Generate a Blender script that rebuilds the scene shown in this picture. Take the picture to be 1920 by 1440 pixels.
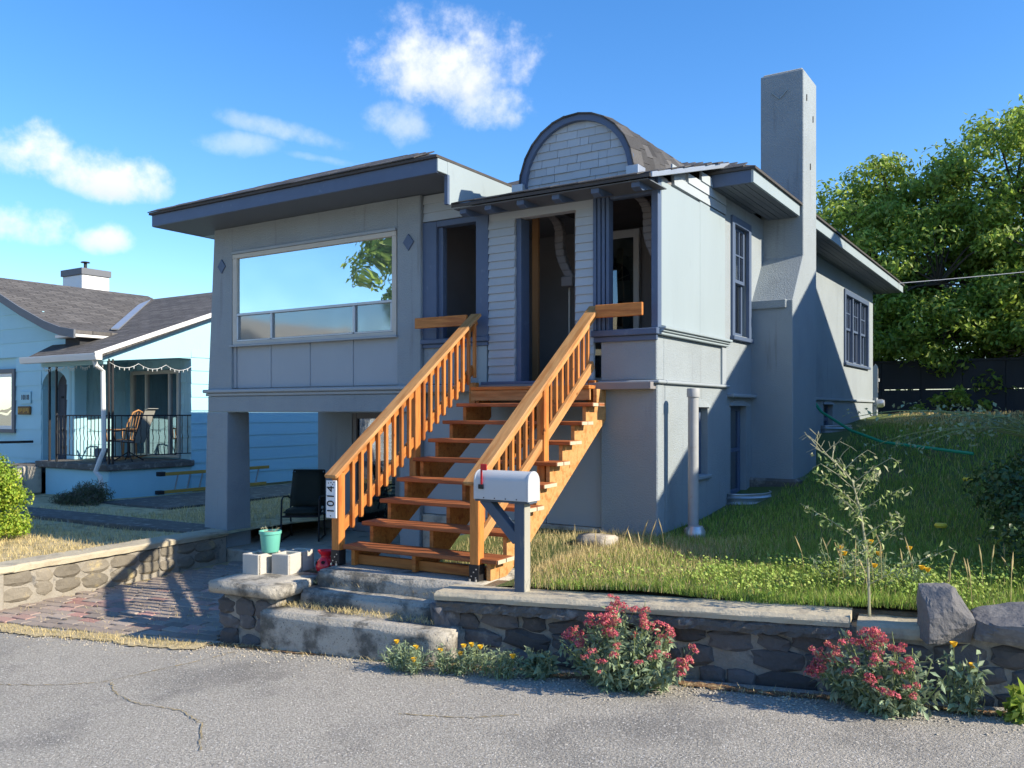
import bpy, bmesh, math, random
import numpy as np
from mathutils import Vector, Matrix, noise
R = math.radians
random.seed(7); rng = np.random.default_rng(11)
S = bpy.context.scene
for o in list(bpy.data.objects): bpy.data.objects.remove(o)
COL = S.collection

# ------------------------------------------------------------------ camera, sky, sun, exposure
cd = bpy.data.cameras.new('camera'); cam = bpy.data.objects.new('camera', cd); COL.objects.link(cam)
cam.location = (0, 0, 1.82); cam.rotation_euler = (R(90), 0, R(32.8))
cd.sensor_width = 36; cd.lens = 30.0; cd.shift_y = 0.026; cd.clip_start = 0.05; cd.clip_end = 3000
S.camera = cam
S.view_settings.view_transform = 'Standard'; S.view_settings.look = 'None'
S.view_settings.gamma = 1; S.view_settings.use_curve_mapping = False
S.view_settings.exposure = 1.7
SUN_EL = 29.5; SUN_AZ = math.atan2(.17, .985)          # direction towards the sun, from +X
sd = Vector((math.cos(SUN_AZ)*math.cos(R(SUN_EL)), math.sin(SUN_AZ)*math.cos(R(SUN_EL)), math.sin(R(SUN_EL))))
sl = bpy.data.lights.new('sun', 'SUN'); sl.energy = 2.6; sl.angle = R(.53); sl.color = (1, .89, .72)
so = bpy.data.objects.new('sun', sl); COL.objects.link(so)
so.rotation_euler = (-sd).to_track_quat('-Z', 'Y').to_euler()
W = bpy.data.worlds.new('World'); S.world = W; W.use_nodes = True

class NT:
    """tiny node-tree helper"""
    def __init__(s, tree): s.t = tree; s.n = tree.nodes; s.l = tree.links
    def add(s, typ, ins=None, **kw):
        n = s.n.new(typ)
        for k, v in kw.items(): setattr(n, k, v)
        for k, v in (ins or {}).items(): s.put(n.inputs[k], v)
        return n
    def put(s, inp, v):
        if hasattr(v, 'is_output'): s.l.new(v, inp)
        elif hasattr(v, 'outputs'): s.l.new(v.outputs[0], inp)
        else: inp.default_value = v
    def math(s, op, a, b=0., c=None, clamp=False):
        n = s.n.new('ShaderNodeMath'); n.operation = op; n.use_clamp = clamp
        s.put(n.inputs[0], a); s.put(n.inputs[1], b)
        if c is not None: s.put(n.inputs[2], c)
        return n.outputs[0]
    def vmath(s, op, a, b=None):
        n = s.n.new('ShaderNodeVectorMath'); n.operation = op
        s.put(n.inputs[0], a)
        if b is not None: s.put(n.inputs[1], b)
        return n
    def mix(s, fac, a, b, blend='MIX'):
        n = s.n.new('ShaderNodeMix'); n.data_type = 'RGBA'; n.blend_type = blend
        s.put(n.inputs['Factor'], fac)
        for nm, v in (('A', a), ('B', b)):
            i = [q for q in n.inputs if q.name == nm and q.type == 'RGBA'][0]
            s.put(i, (*v, 1) if isinstance(v, tuple) and len(v) == 3 else v)
        return [q for q in n.outputs if q.type == 'RGBA'][0]
    def ramp(s, fac, p0, p1, clamp=True):
        n = s.n.new('ShaderNodeMapRange'); n.clamp = clamp; n.interpolation_type = 'SMOOTHSTEP'
        s.put(n.inputs[0], fac); s.put(n.inputs[1], p0); s.put(n.inputs[2], p1)
        return n.outputs[0]

def sky():
    T = NT(W.node_tree); T.n.clear()
    st = T.add('ShaderNodeTexSky', sky_type='NISHITA', sun_disc=False)
    st.sun_elevation = R(SUN_EL); st.sun_rotation = R(90) - SUN_AZ
    st.air_density = 1.15; st.dust_density = .25; st.ozone_density = 2.2; st.altitude = 200
    hs = T.add('ShaderNodeHueSaturation', {'Saturation': 1.2, 'Value': 1.0, 'Color': T.mix(1., st.outputs[0], (.385, .43, .52), 'MULTIPLY')})
    tc = T.add('ShaderNodeTexCoord')
    d = T.vmath('NORMALIZE', tc.outputs['Generated']).outputs[0]
    n1 = T.add('ShaderNodeTexNoise', {'Vector': d, 'Scale': 11., 'Detail': 10., 'Roughness': .56})
    n2 = T.add('ShaderNodeTexNoise', {'Vector': d, 'Scale': 34., 'Detail': 8., 'Roughness': .62})
    nn = T.math('ADD', T.math('MULTIPLY', T.math('SUBTRACT', n1.outputs[0], .5), 2.6), T.math('MULTIPLY', T.math('SUBTRACT', n2.outputs[0], .5), 1.1))
    # cumulus: heading (deg from +Y towards -X), elevation, half width, half height, density; a few in view, unseen ones added all round to whiten the fill light
    cl = [(37.2, 21.6, 6.0, 4.4, 1.), (34.2, 19.6, 3.4, 2.2, .9), (40.2, 18.4, 2.6, 2.2, .5), (58.6, 13.9, 4.6, 2.0, 1.), (62.5, 14.4, 3.4, 2.4, 1.), (62.6, 10.8, 3.4, 2.0, .95), (58.4, 10.1, 2.2, 1.2, .8)]
    for k in range(16):
        cl.append((78 + k*17.5 + (k*37) % 11, 11 + (k*53) % 19, 4.5 + (k*29) % 4, 2.2 + (k*13) % 3*.5, .9))
    tot = None; low = None
    def layer(az, el, rx, ry, dens, soft, flat=True, rot=0., ns=1.):
        a, e = R(az), R(el)
        c = Vector((-math.sin(a)*math.cos(e), math.cos(a)*math.cos(e), math.sin(e)))
        h = Vector((math.cos(a), math.sin(a), 0)); u = c.cross(h) * -1
        if u.z < 0: u = -u
        h, u = h*math.cos(rot) + u*math.sin(rot), u*math.cos(rot) - h*math.sin(rot)
        v = T.vmath('SUBTRACT', d, tuple(c)).outputs[0]
        x = T.math('DIVIDE', T.vmath('DOT_PRODUCT', v, tuple(h)).outputs['Value'], R(rx))
        y = T.math('DIVIDE', T.vmath('DOT_PRODUCT', v, tuple(u)).outputs['Value'], R(ry))
        yy = y
        if flat:      # flatter base than top
            yy = T.math('MULTIPLY', y, T.math('ADD', 1.12, T.math('MULTIPLY', T.math('LESS_THAN', y, 0.), .35)))
        r2 = T.math('ADD', T.math('MULTIPLY', x, x), T.math('MULTIPLY', yy, yy))
        f = T.math('SUBTRACT', T.math('ADD', 1., T.math('MULTIPLY', nn, 1.25*ns)), r2)
        m = T.math('MULTIPLY', T.ramp(f, .02, soft), dens)
        return m, y
    for c in cl:
        m, y = layer(*c, 1.25)
        g = T.math('MULTIPLY', m, T.ramp(y, .5, -.75))
        tot = m if tot is None else T.math('MAXIMUM', tot, m)
        low = g if low is None else T.math('MAXIMUM', low, g)
    for (az, el, rx, ry, dn, rot) in ((47.6, 17.6, 5.6, .75, .42, -.17), (50.4, 16.6, 3.3, .8, .36, .05), (44, 15.9, 5.0, .35, .3, -.12), (170, 30, 9, 1, .4, .2), (250, 36, 9, 1.2, .4, -.2)):
        m, y = layer(az, el, rx, ry, dn, 1.6, False, rot, 1.1)
        tot = T.math('MAXIMUM', tot, m)
    cc = T.mix(T.math('MULTIPLY', low, .9), (2.6, 2.6, 2.62), (1.75, 1.85, 2.15))
    out = T.mix(T.math('MULTIPLY', tot, .93), hs.outputs[0], cc)
    out = out
    bg = T.add('ShaderNodeBackground', {'Color': out, 'Strength': .15})
    T.add('ShaderNodeOutputWorld', {'Surface': bg})
sky()

# ------------------------------------------------------------------ materials
MAT = {}
def mk(name, col, rough=.7, var=.15, ns=3., bump=0., bs=60., rnd=0., isl=0., spec=.3, metal=0., col2=None, c2=(.5, .65), c2s=2., coord='pos',
       stretch=(1, 1, 1), streak=None, fine=0., fs=80., hue=None, emit=None, trans=0., coat=0., speck=None, detail=5.):
    m = bpy.data.materials.new(name); m.use_nodes = True; T = NT(m.node_tree); T.n.clear()
    if coord == 'pos': v = T.add('ShaderNodeNewGeometry').outputs['Position']
    else: v = T.add('ShaderNodeTexCoord').outputs['Object']
    if coord == 'obj' and rnd:
        oi = T.add('ShaderNodeObjectInfo').outputs['Random']
        v = T.vmath('ADD', v, T.add('ShaderNodeCombineXYZ', {0: T.math('MULTIPLY', oi, 37.), 1: T.math('MULTIPLY', oi, 19.)})).outputs[0]
    vs = T.add('ShaderNodeMapping', {'Vector': v, 'Scale': stretch}).outputs[0]
    c = (*col, 1)
    if col2:
        n = T.add('ShaderNodeTexNoise', {'Vector': vs, 'Scale': c2s, 'Detail': 7., 'Roughness': .62})
        c = T.mix(T.ramp(n.outputs[0], c2[0], c2[1]), c, (*col2, 1))
    n0 = T.add('ShaderNodeTexNoise', {'Vector': vs, 'Scale': ns, 'Detail': detail, 'Roughness': .6})
    val = T.math('ADD', 1 - var, T.math('MULTIPLY', n0.outputs[0], 2*var))
    if streak:   # rain streaks and grime running down a wall
        sv = T.add('ShaderNodeMapping', {'Vector': v, 'Scale': (5., 5., .45)}).outputs[0]
        sn = T.add('ShaderNodeTexNoise', {'Vector': sv, 'Scale': 1.6, 'Detail': 6., 'Roughness': .65})
        c = T.mix(T.math('MULTIPLY', T.ramp(sn.outputs[0], streak[1], streak[2]), .55), c, (*streak[0], 1))
    if fine:
        n1 = T.add('ShaderNodeTexNoise', {'Vector': vs, 'Scale': fs, 'Detail': 3., 'Roughness': .7})
        val = T.math('MULTIPLY', val, T.math('ADD', 1 - fine, T.math('MULTIPLY', n1.outputs[0], 2*fine)))
    if rnd:
        oi = T.add('ShaderNodeObjectInfo').outputs['Random']
        val = T.math('MULTIPLY', val, T.math('ADD', 1 - rnd, T.math('MULTIPLY', oi, 2*rnd)))
    ir = None
    if isl or hue:
        ir = T.add('ShaderNodeNewGeometry').outputs['Random Per Island']
    if isl: val = T.math('MULTIPLY', val, T.math('ADD', 1 - isl, T.math('MULTIPLY', ir, 2*isl)))
    if hue:   # second colour mixed in by random island / object
        src = ir if isl else T.add('ShaderNodeObjectInfo').outputs['Random']
        q = T.math('FRACT', T.math('MULTIPLY', src, 7.31))
        c = T.mix(T.ramp(q, hue[1], hue[2]), c, (*hue[0], 1))
    if speck:
        sp = T.add('ShaderNodeTexNoise', {'Vector': v, 'Scale': speck[1], 'Detail': 2., 'Roughness': .8})
        c = T.mix(T.ramp(sp.outputs[0], speck[2], speck[2] + .08), c, (*speck[0], 1))
    vv = T.add('ShaderNodeCombineColor', {0: val, 1: val, 2: val})
    c = T.mix(1., c, vv.outputs[0], 'MULTIPLY')
    p = T.add('ShaderNodeBsdfPrincipled', {'Base Color': c, 'Roughness': rough, 'Metallic': metal})
    p.inputs['Specular IOR Level'].default_value = spec
    if coat: p.inputs['Coat Weight'].default_value = coat
    if bump:
        nb = T.add('ShaderNodeTexNoise', {'Vector': vs, 'Scale': bs, 'Detail': 4., 'Roughness': .65})
        b = T.add('ShaderNodeBump', {'Height': nb.outputs[0], 'Strength': min(1., bump), 'Distance': .02 * max(1., bump)})
        T.put(p.inputs['Normal'], b)
    sh = p
    if trans:
        tr = T.add('ShaderNodeBsdfTranslucent', {'Color': c})
        sh = T.add('ShaderNodeMixShader', {0: trans}); T.put(sh.inputs[1], p.outputs[0]); T.put(sh.inputs[2], tr.outputs[0])
    T.add('ShaderNodeOutputMaterial', {'Surface': sh.outputs[0]})
    MAT[name] = m
    return m

mk('stucco', (.272, .313, .335), .85, .13, 1.6, .6, 60, col2=(.222, .258, .28), c2=(.5, .8), c2s=.9, fine=.06, streak=((.18, .19, .195), .57, .75))
mk('stucco_mauve', (.20, .215, .265), .85, .07, 1.1, .6, 50, col2=(.215, .205, .255), c2=(.45, .7), c2s=1.1, fine=.05)
mk('panel', (.275, .335, .36), .6, .07, 2, .1, 30, col2=(.225, .27, .295), c2=(.62, .75), c2s=5, stretch=(1, 1, .25))
mk('panel_shade', (.32, .36, .39), .6, .06, 2, .1, 30)
mk('siding', (.35, .395, .425), .6, .06, 2, .12, 30, rnd=.06)
mk('trim_blue', (.082, .118, .19), .5, .14, 3, .1, 20, col2=(.11, .15, .22), c2=(.6, .7), c2s=8)
mk('trim_grey', (.30, .34, .365), .55, .08, 3, .08, 20)
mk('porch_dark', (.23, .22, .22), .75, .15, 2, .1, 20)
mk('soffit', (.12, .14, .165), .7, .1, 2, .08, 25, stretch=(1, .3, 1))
mk('white_paint', (.72, .73, .72), .5, .06, 3)
mk('cream_frame', (.48, .46, .40), .5, .12, 4, .05, 20)
mk('roof_shingle', (.068, .068, .07), .92, .25, 6, .6, 60, rnd=.4, fine=.3, fs=70, hue=((.092, .09, .089), .5, .9))
mk('roof_base', (.07, .066, .063), .92, .3, 6, .5, 60, isl=.35, fine=.25, fs=120)
mk('shake', (.375, .425, .46), .65, .07, 3, .15, 40, rnd=.08, stretch=(1, 1, .3))
mk('metal_flash', (.42, .45, .48), .4, .15, 5, metal=.6)
mk('galvanised', (.50, .53, .55), .42, .2, 5, metal=.75, bump=.05)
mk('pipe_grey', (.33, .34, .34), .6, .2, 5, col2=(.27, .24, .21), c2=(.6, .75), c2s=6)
mk('lumber', (.46, .175, .042), .55, .2, 5, .12, 20, rnd=.26, coord='obj', speck=((.13, .045, .012), 9., .70), stretch=(.9, 9, 9), col2=(.33, .10, .022), c2=(.48, .66), c2s=1.8, fine=.28, fs=5.)
mk('tread_wood', (.34, .115, .04), .6, .2, 5, .12, 20, rnd=.24, coord='obj', stretch=(.9, 9, 9), col2=(.22, .075, .03), c2=(.46, .66), c2s=1.8, fine=.3, fs=5.)
mk('lumber_pale', (.47, .25, .095), .6, .16, 5, .12, 20, rnd=.10, coord='obj', speck=((.24, .10, .03), 8., .69), stretch=(.9, 9, 9), col2=(.37, .165, .05), c2=(.46, .66), c2s=1.8, fine=.25, fs=5.)
mk('lumber_end', (.52, .43, .30), .8, .2, 20, coord='obj')
mk('lumber_raw', (.40, .21, .09), .7, .15, 4, coord='obj', stretch=(1, 10, 10), rnd=.1)
mk('black_metal', (.018, .018, .02), .45, .2, 6)
mk('bolt', (.55, .55, .55), .35, .05, 3, metal=.9)
mk('concrete', (.45, .405, .325), .9, .22, 2.2, .5, 30, col2=(.20, .185, .16), c2=(.52, .72), c2s=3.2, fine=.14, fs=90, speck=((.10, .095, .085), 70, .66))
mk('concrete_old', (.40, .37, .31), .92, .25, 2.2, .6, 30, col2=(.125, .118, .10), c2=(.46, .62), c2s=3.6, fine=.2, fs=80, speck=((.08, .076, .07), 60, .62))
mk('concrete_pale', (.47, .445, .39), .9, .14, 3, .3, 40, fine=.1, fs=80)
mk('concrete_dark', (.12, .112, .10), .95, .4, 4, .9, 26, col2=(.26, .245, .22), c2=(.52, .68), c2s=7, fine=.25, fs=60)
mk('moss_cap', (.45, .395, .285), .92, .25, 2, .4, 30, col2=(.30, .265, .20), c2=(.5, .7), c2s=4, fine=.12, fs=70)
mk('mortar', (.30, .275, .23), .95, .35, 5, .8, 22, fine=.2, fs=60, col2=(.13, .125, .115), c2=(.54, .68), c2s=5)
mk('stone', (.115, .108, .104), .85, .3, 5, .7, 14, rnd=.4, fine=.2, fs=50, col2=(.21, .195, .175), c2=(.58, .72), c2s=6)
mk('stone_pale', (.20, .178, .14), .88, .3, 4, .7, 16, rnd=.25, fine=.2, fs=50, col2=(.36, .29, .15), c2=(.55, .7), c2s=4)
mk('rock', (.155, .15, .148), .85, .25, 4, .8, 12, fine=.2, fs=40, col2=(.26, .245, .225), c2=(.55, .7), c2s=5)
mk('brick', (.31, .255, .21), .9, .2, 9, .35, 60, rnd=.25, fine=.15, fs=90, hue=((.42, .24, .20), .74, .95))
mk('asphalt', (.38, .352, .298), .93, .14, .6, 1., 70, fine=.95, fs=58, speck=((.70, .67, .60), 62, .59), col2=(.25, .235, .205), c2=(.46, .66), c2s=.8)
mk('crack_straw', (.34, .27, .15), .95, .4, 20, .5, 60)
mk('debris', (.20, .115, .06), .98, .5, 12, .9, 50, col2=(.40, .30, .17), c2=(.5, .62), c2s=14)
mk('soil', (.17, .125, .08), .98, .35, 4, .8, 30, col2=(.33, .26, .15), c2=(.48, .66), c2s=3)
mk('straw_ground', (.52, .42, .24), .98, .3, 5, .8, 50, col2=(.26, .21, .11), c2=(.5, .7), c2s=4, fine=.25, fs=70)
mk('lawn_ground', (.11, .14, .04), .98, .35, 4, .8, 50, col2=(.15, .125, .06), c2=(.55, .75), c2s=1.2, fine=.25, fs=70)
mk('far_ground', (.40, .34, .21), .98, .3, .3)
mk('grass', (.245, .37, .065), .6, .25, 1.2, isl=.45, hue=((.36, .38, .11), .6, .95), trans=.4, spec=.25)
mk('dry_grass', (.62, .50, .25), .8, .2, 1.2, isl=.35, hue=((.40, .34, .17), .4, .9), trans=.25, spec=.15)
mk('walnut_leaf', (.26, .37, .055), .45, .25, .35, isl=.4, hue=((.36, .45, .09), .5, .95), trans=.5, spec=.45)
mk('dark_leaf', (.065, .12, .035), .45, .25, 2, isl=.4, hue=((.075, .12, .035), .5, .9), trans=.25, spec=.4)
mk('clover_leaf', (.25, .36, .07), .6, .2, 3, isl=.35, hue=((.42, .50, .12), .5, .9), trans=.35)
mk('glaucous_leaf', (.25, .33, .19), .55, .2, 3, isl=.35, hue=((.24, .29, .17), .5, .9), trans=.25)
mk('lime_leaf', (.25, .38, .04), .5, .2, 3, isl=.35, hue=((.42, .47, .06), .5, .9), trans=.35)
mk('lavender_leaf', (.10, .115, .055), .7, .2, 3, isl=.4, hue=((.16, .13, .10), .5, .9), trans=.2)
mk('weed_leaf', (.30, .38, .12), .6, .2, 3, isl=.35, hue=((.40, .40, .24), .5, .9), trans=.3)
mk('weed_stem', (.36, .35, .22), .7, .2, 6)
mk('green_stem', (.20, .25, .09), .6, .2, 6)
mk('flower_red', (.60, .12, .16), .6, .2, 20, isl=.35, hue=((.50, .26, .15), .55, .95), trans=.3)
mk('flower_yellow', (.85, .52, .03), .5, .1, 20, trans=.3)
mk('bark', (.10, .082, .065), .95, .35, 5, .9, 16, stretch=(1, 1, .3))
mk('sky_blue_paint', (.34, .60, .70), .7, .06, 1.5, .25, 40, rnd=.03)
mk('blue_shingle', (.34, .56, .62), .75, .08, 3, .3, 30, rnd=.07, stretch=(1, 1, .25))
mk('blue_stucco', (.34, .60, .70), .85, .07, 2, .4, 30)
mk('grey_trim', (.13, .14, .155), .6, .1, 3)
mk('door_grey', (.09, .095, .11), .55, .1, 3)
mk('iron', (.02, .02, .022), .5, .1, 4)
mk('gutter', (.66, .65, .62), .5, .08, 3)
mk('ladder_rail', (.45, .28, .06), .6, .2, 6)
mk('aluminium', (.62, .63, .64), .35, .1, 5, metal=.8)
mk('rocker_wood', (.42, .22, .09), .5, .2, 6)
mk('sling', (.30, .30, .27), .8, .1, 8)
mk('bucket_blue', (.12, .17, .21), .6, .1, 4)
mk('sign_brown', (.16, .095, .04), .7, .5, 60)
mk('plaque_white', (.72, .73, .73), .5, .12, 9)
mk('ink', (.012, .012, .014), .5, .1, 4)
mk('teal_pot', (.13, .43, .34), .45, .06, 4)
mk('pot_soil', (.30, .24, .17), .95, .4, 30, .8, 60)
mk('red_glaze', (.62, .018, .035), .25, .08, 4, coat=.4)
mk('dark_hole', (.02, .012, .012), .9, .1, 4)
mk('mailbox_paint', (.47, .485, .49), .38, .05, 3, spec=.5)
mk('red_plastic', (.55, .02, .025), .4, .05, 4)
mk('post_blue', (.075, .10, .135), .7, .25, 5, .25, 20, stretch=(1, 1, .15), col2=(.24, .23, .20), c2=(.6, .72), c2s=9)
mk('post_weathered', (.33, .32, .27), .85, .25, 5, .3, 20, stretch=(1, 1, .12))
mk('cushion_green', (.028, .036, .030), .85, .2, 6)
mk('hose_green', (.03, .33, .17), .4, .08, 4)
mk('dark_fence', (.05, .053, .06), .85, .2, 3, .2, 20, stretch=(1, 1, .2))
mk('blinds', (.33, .36, .33), .7, .06, 4)
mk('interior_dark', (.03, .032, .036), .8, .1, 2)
mk('curtain', (.62, .60, .52), .8, .06, 6)
mk('pale_wall', (.66, .64, .58), .8, .06, 2)
mk('wire', (.5, .5, .5), .5, .05, 3)
mk('yellow_toy', (.75, .60, .06), .5, .1, 4)

def roof_tiles(name, axes, c1, c2, mortar):
    m = bpy.data.materials.new(name); m.use_nodes = True; T = NT(m.node_tree); T.n.clear()
    sp = T.add('ShaderNodeSeparateXYZ', {0: T.add('ShaderNodeNewGeometry').outputs['Position']})
    v = T.add('ShaderNodeCombineXYZ', {0: sp.outputs[axes[0]], 1: T.math('MULTIPLY', sp.outputs[axes[1]], 1.07)})
    b = T.add('ShaderNodeTexBrick', {'Vector': v, 'Color1': (*c1, 1), 'Color2': (*c2, 1), 'Mortar': (*mortar, 1), 'Scale': 1., 'Mortar Size': .012, 'Brick Width': .42, 'Row Height': .15, 'Bias': -.1})
    b.offset = .37; b.offset_frequency = 2
    n = T.add('ShaderNodeTexNoise', {'Vector': v, 'Scale': 14., 'Detail': 6., 'Roughness': .7}); n2 = T.add('ShaderNodeTexNoise', {'Vector': v, 'Scale': 1.1, 'Detail': 3.})
    f = T.math('MULTIPLY', T.math('ADD', .45, T.math('MULTIPLY', n.outputs[0], 1.1)), T.math('ADD', .75, T.math('MULTIPLY', n2.outputs[0], .5)))
    c = T.mix(1., b.outputs[0], T.add('ShaderNodeCombineColor', {0: f, 1: f, 2: f}).outputs[0], 'MULTIPLY')
    bp = T.add('ShaderNodeBump', {'Height': T.math('SUBTRACT', n.outputs[0], b.outputs[1]), 'Strength': .6, 'Distance': .02})
    p = T.add('ShaderNodeBsdfPrincipled', {'Base Color': c, 'Roughness': .93, 'Normal': bp}); p.inputs['Specular IOR Level'].default_value = .2
    T.add('ShaderNodeOutputMaterial', {'Surface': p.outputs[0]}); MAT[name] = m
roof_tiles('neighbour_roof', (0, 1), (.135, .127, .118), (.085, .08, .076), (.045, .043, .041))
roof_tiles('neighbour_roof_wing', (1, 0), (.135, .127, .118), (.085, .08, .076), (.045, .043, .041))
def glass(name, tint, refl, rough=.01, inner=(.02, .025, .03)):
    m = bpy.data.materials.new(name); m.use_nodes = True; T = NT(m.node_tree); T.n.clear()
    v = T.add('ShaderNodeNewGeometry').outputs['Position']
    nz = T.add('ShaderNodeTexNoise', {'Vector': v, 'Scale': 1.3, 'Detail': 1.})
    b = T.add('ShaderNodeBump', {'Height': nz.outputs[0], 'Strength': .10, 'Distance': .06})
    g = T.add('ShaderNodeBsdfGlossy', {'Color': (*tint, 1), 'Roughness': rough, 'Normal': b})
    dfs = T.add('ShaderNodeBsdfDiffuse', {'Color': (*inner, 1)})
    tr = T.add('ShaderNodeBsdfTransparent', {'Color': (.8, .85, .85, 1)})
    m1 = T.add('ShaderNodeMixShader', {0: .35}); T.put(m1.inputs[1], tr.outputs[0]); T.put(m1.inputs[2], dfs.outputs[0])
    fr = T.add('ShaderNodeFresnel', {'IOR': 1.5})
    f = T.math('ADD', refl, T.math('MULTIPLY', fr.outputs[0], 1 - refl), clamp=True)
    m2 = T.add('ShaderNodeMixShader', {0: f}); T.put(m2.inputs[1], m1.outputs[0]); T.put(m2.inputs[2], g.outputs[0])
    T.add('ShaderNodeOutputMaterial', {'Surface': m2.outputs[0]})
    MAT[name] = m
glass('glass_mirror', (.90, .98, 1.), .66, .01, (.42, .48, .50))  # pale diffuse colour mixed into the glass as painted haze, whitening the reflection
glass('glass_low', (.80, .86, .88), .22, .06, (.20, .22, .22))
glass('glass_plain', (.9, .95, 1.), .12)
glass('glass_porch', (.9, .95, 1.), .30)

# ------------------------------------------------------------------ mesh building
class MB:
    def __init__(s): s.v = []; s.f = []
    def add(s, vs, fs):
        b = len(s.v); s.v += [tuple(v) for v in vs]; s.f += [tuple(i + b for i in f) for f in fs]; return s
    def box(s, x0, x1, y0, y1, z0, z1):
        return s.add([(x0, y0, z0), (x1, y0, z0), (x1, y1, z0), (x0, y1, z0), (x0, y0, z1), (x1, y0, z1), (x1, y1, z1), (x0, y1, z1)],
                     [(0, 3, 2, 1), (4, 5, 6, 7), (0, 1, 5, 4), (1, 2, 6, 5), (2, 3, 7, 6), (3, 0, 4, 7)])
    def hexa(s, p):      # 4 bottom then 4 top, counter-clockwise from above
        return s.add(p, [(0, 3, 2, 1), (4, 5, 6, 7), (0, 1, 5, 4), (1, 2, 6, 5), (2, 3, 7, 6), (3, 0, 4, 7)])
    def prism(s, pts, a, b, axis='y'):
        """polygon pts extruded from a to b along axis; pts are (x,z) for y, (y,z) for x, (x,y) for z"""
        mp = {'y': lambda p, t: (p[0], t, p[1]), 'x': lambda p, t: (t, p[0], p[1]), 'z': lambda p, t: (p[0], p[1], t)}[axis]
        n = len(pts)
        return s.add([mp(p, a) for p in pts] + [mp(p, b) for p in pts],
                     [tuple(range(n))[::-1], tuple(range(n, 2*n))] + [(i, (i+1) % n, n+(i+1) % n, n+i) for i in range(n)])
    def tube(s, path, r, n=8, caps=True):
        P = [Vector(p) for p in path]; rr = r if isinstance(r, (list, tuple)) else [r]*len(P)
        ring = []; prev = None
        for i, p in enumerate(P):
            t = (P[min(i+1, len(P)-1)] - P[max(i-1, 0)]).normalized()
            if prev is None:
                a = Vector((0, 0, 1)) if abs(t.z) < .9 else Vector((1, 0, 0)); x = t.cross(a).normalized()
            else:
                x = (prev - t*prev.dot(t)).normalized()
            prev = x; y = t.cross(x)
            ring.append([p + (x*math.cos(2*math.pi*k/n) + y*math.sin(2*math.pi*k/n))*rr[i] for k in range(n)])
        vs = [v for q in ring for v in q]; fs = []
        for i in range(len(P)-1):
            for k in range(n):
                a = i*n+k; b = i*n+(k+1) % n; fs.append((a, b, b+n, a+n))
        if caps: fs += [tuple(range(n))[::-1], tuple(range((len(P)-1)*n, len(P)*n))]
        return s.add(vs, fs)
    def lathe(s, prof, n=20, c=(0, 0, 0)):
        vs = [(c[0]+r*math.cos(2*math.pi*k/n), c[1]+r*math.sin(2*math.pi*k/n), c[2]+z) for r, z in prof for k in range(n)]
        fs = [(i*n+k, i*n+(k+1) % n, (i+1)*n+(k+1) % n, (i+1)*n+k) for i in range(len(prof)-1) for k in range(n)]
        fs += [tuple(range(n))[::-1], tuple(range((len(prof)-1)*n, len(prof)*n))]
        return s.add(vs, fs)
    def mesh(s, name, mat, bevel=0., smooth=False):
        me = bpy.data.meshes.new(name); me.from_pydata(s.v, [], s.f)
        bm = bmesh.new(); bm.from_mesh(me)
        if bevel:
            bmesh.ops.recalc_face_normals(bm, faces=bm.faces)
            es = [e for e in bm.edges if len(e.link_faces) == 2 and e.calc_face_angle(0) > .5]
            bmesh.ops.bevel(bm, geom=es, offset=bevel, segments=1, affect='EDGES', clamp_overlap=True)
        bmesh.ops.recalc_face_normals(bm, faces=bm.faces)
        if smooth:
            for f in bm.faces: f.smooth = True
            for e in bm.edges:
                if len(e.link_faces) == 2 and e.calc_face_angle(0) > .6: e.smooth = False
        bm.to_mesh(me); bm.free(); me.materials.append(MAT[mat]); return me
    def build(s, name, mat, parent=None, bevel=0., smooth=False):
        return link(name, s.mesh(name, mat, bevel, smooth), parent)
def link(name, me, parent=None, mw=None):
    o = bpy.data.objects.new(name, me); COL.objects.link(o)
    if parent:
        o.parent = parent
        if parent.name in WROOT: o.matrix_parent_inverse = WROOT[parent.name]
    if mw is not None: o.matrix_basis = mw
    return o
def tag(o, label=None, cat=None, group=None, kind=None):
    for k, v in (('label', label), ('category', cat), ('group', group), ('kind', kind)):
        if v: o[k] = v
    return o
WROOT = {}
def wempty(name, loc, label, cat, group=None):
    """an Empty at the thing's base whose parts are modelled in world coordinates"""
    o = empty(name, loc, label, cat, 0., group); WROOT[o.name] = Matrix.Translation(loc).inverted(); return o
def empty(name, loc, label, cat, rz=0., group=None):
    o = bpy.data.objects.new(name, None); COL.objects.link(o); o.empty_display_size = .1
    o.location = loc; o.rotation_euler = (0, 0, rz); return tag(o, label, cat, group)
def bx(name, mat, parent, x0, x1, y0, y1, z0, z1, bevel=.004):
    return MB().box(x0, x1, y0, y1, z0, z1).build(name, mat, parent, bevel)
def stick(name, mat, parent, p0, p1, w, h, bevel=.005, up=(0, 0, 1)):
    """a sawn board: length along local x (so the grain follows it), w across, h along up"""
    p0, p1 = Vector(p0), Vector(p1); L = (p1-p0).length; x = (p1-p0).normalized()
    u = Vector(up); y = u.cross(x).normalized() if abs(u.dot(x)) < .98 else Vector((0, 1, 0)).cross(x).normalized(); z = x.cross(y)
    me = MB().box(-L/2, L/2, -w/2, w/2, -h/2, h/2).mesh(name, mat, bevel)
    m = Matrix.Translation((p0+p1)/2) @ Matrix((x, y, z)).transposed().to_4x4()
    return link(name, me, parent, m)
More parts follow.
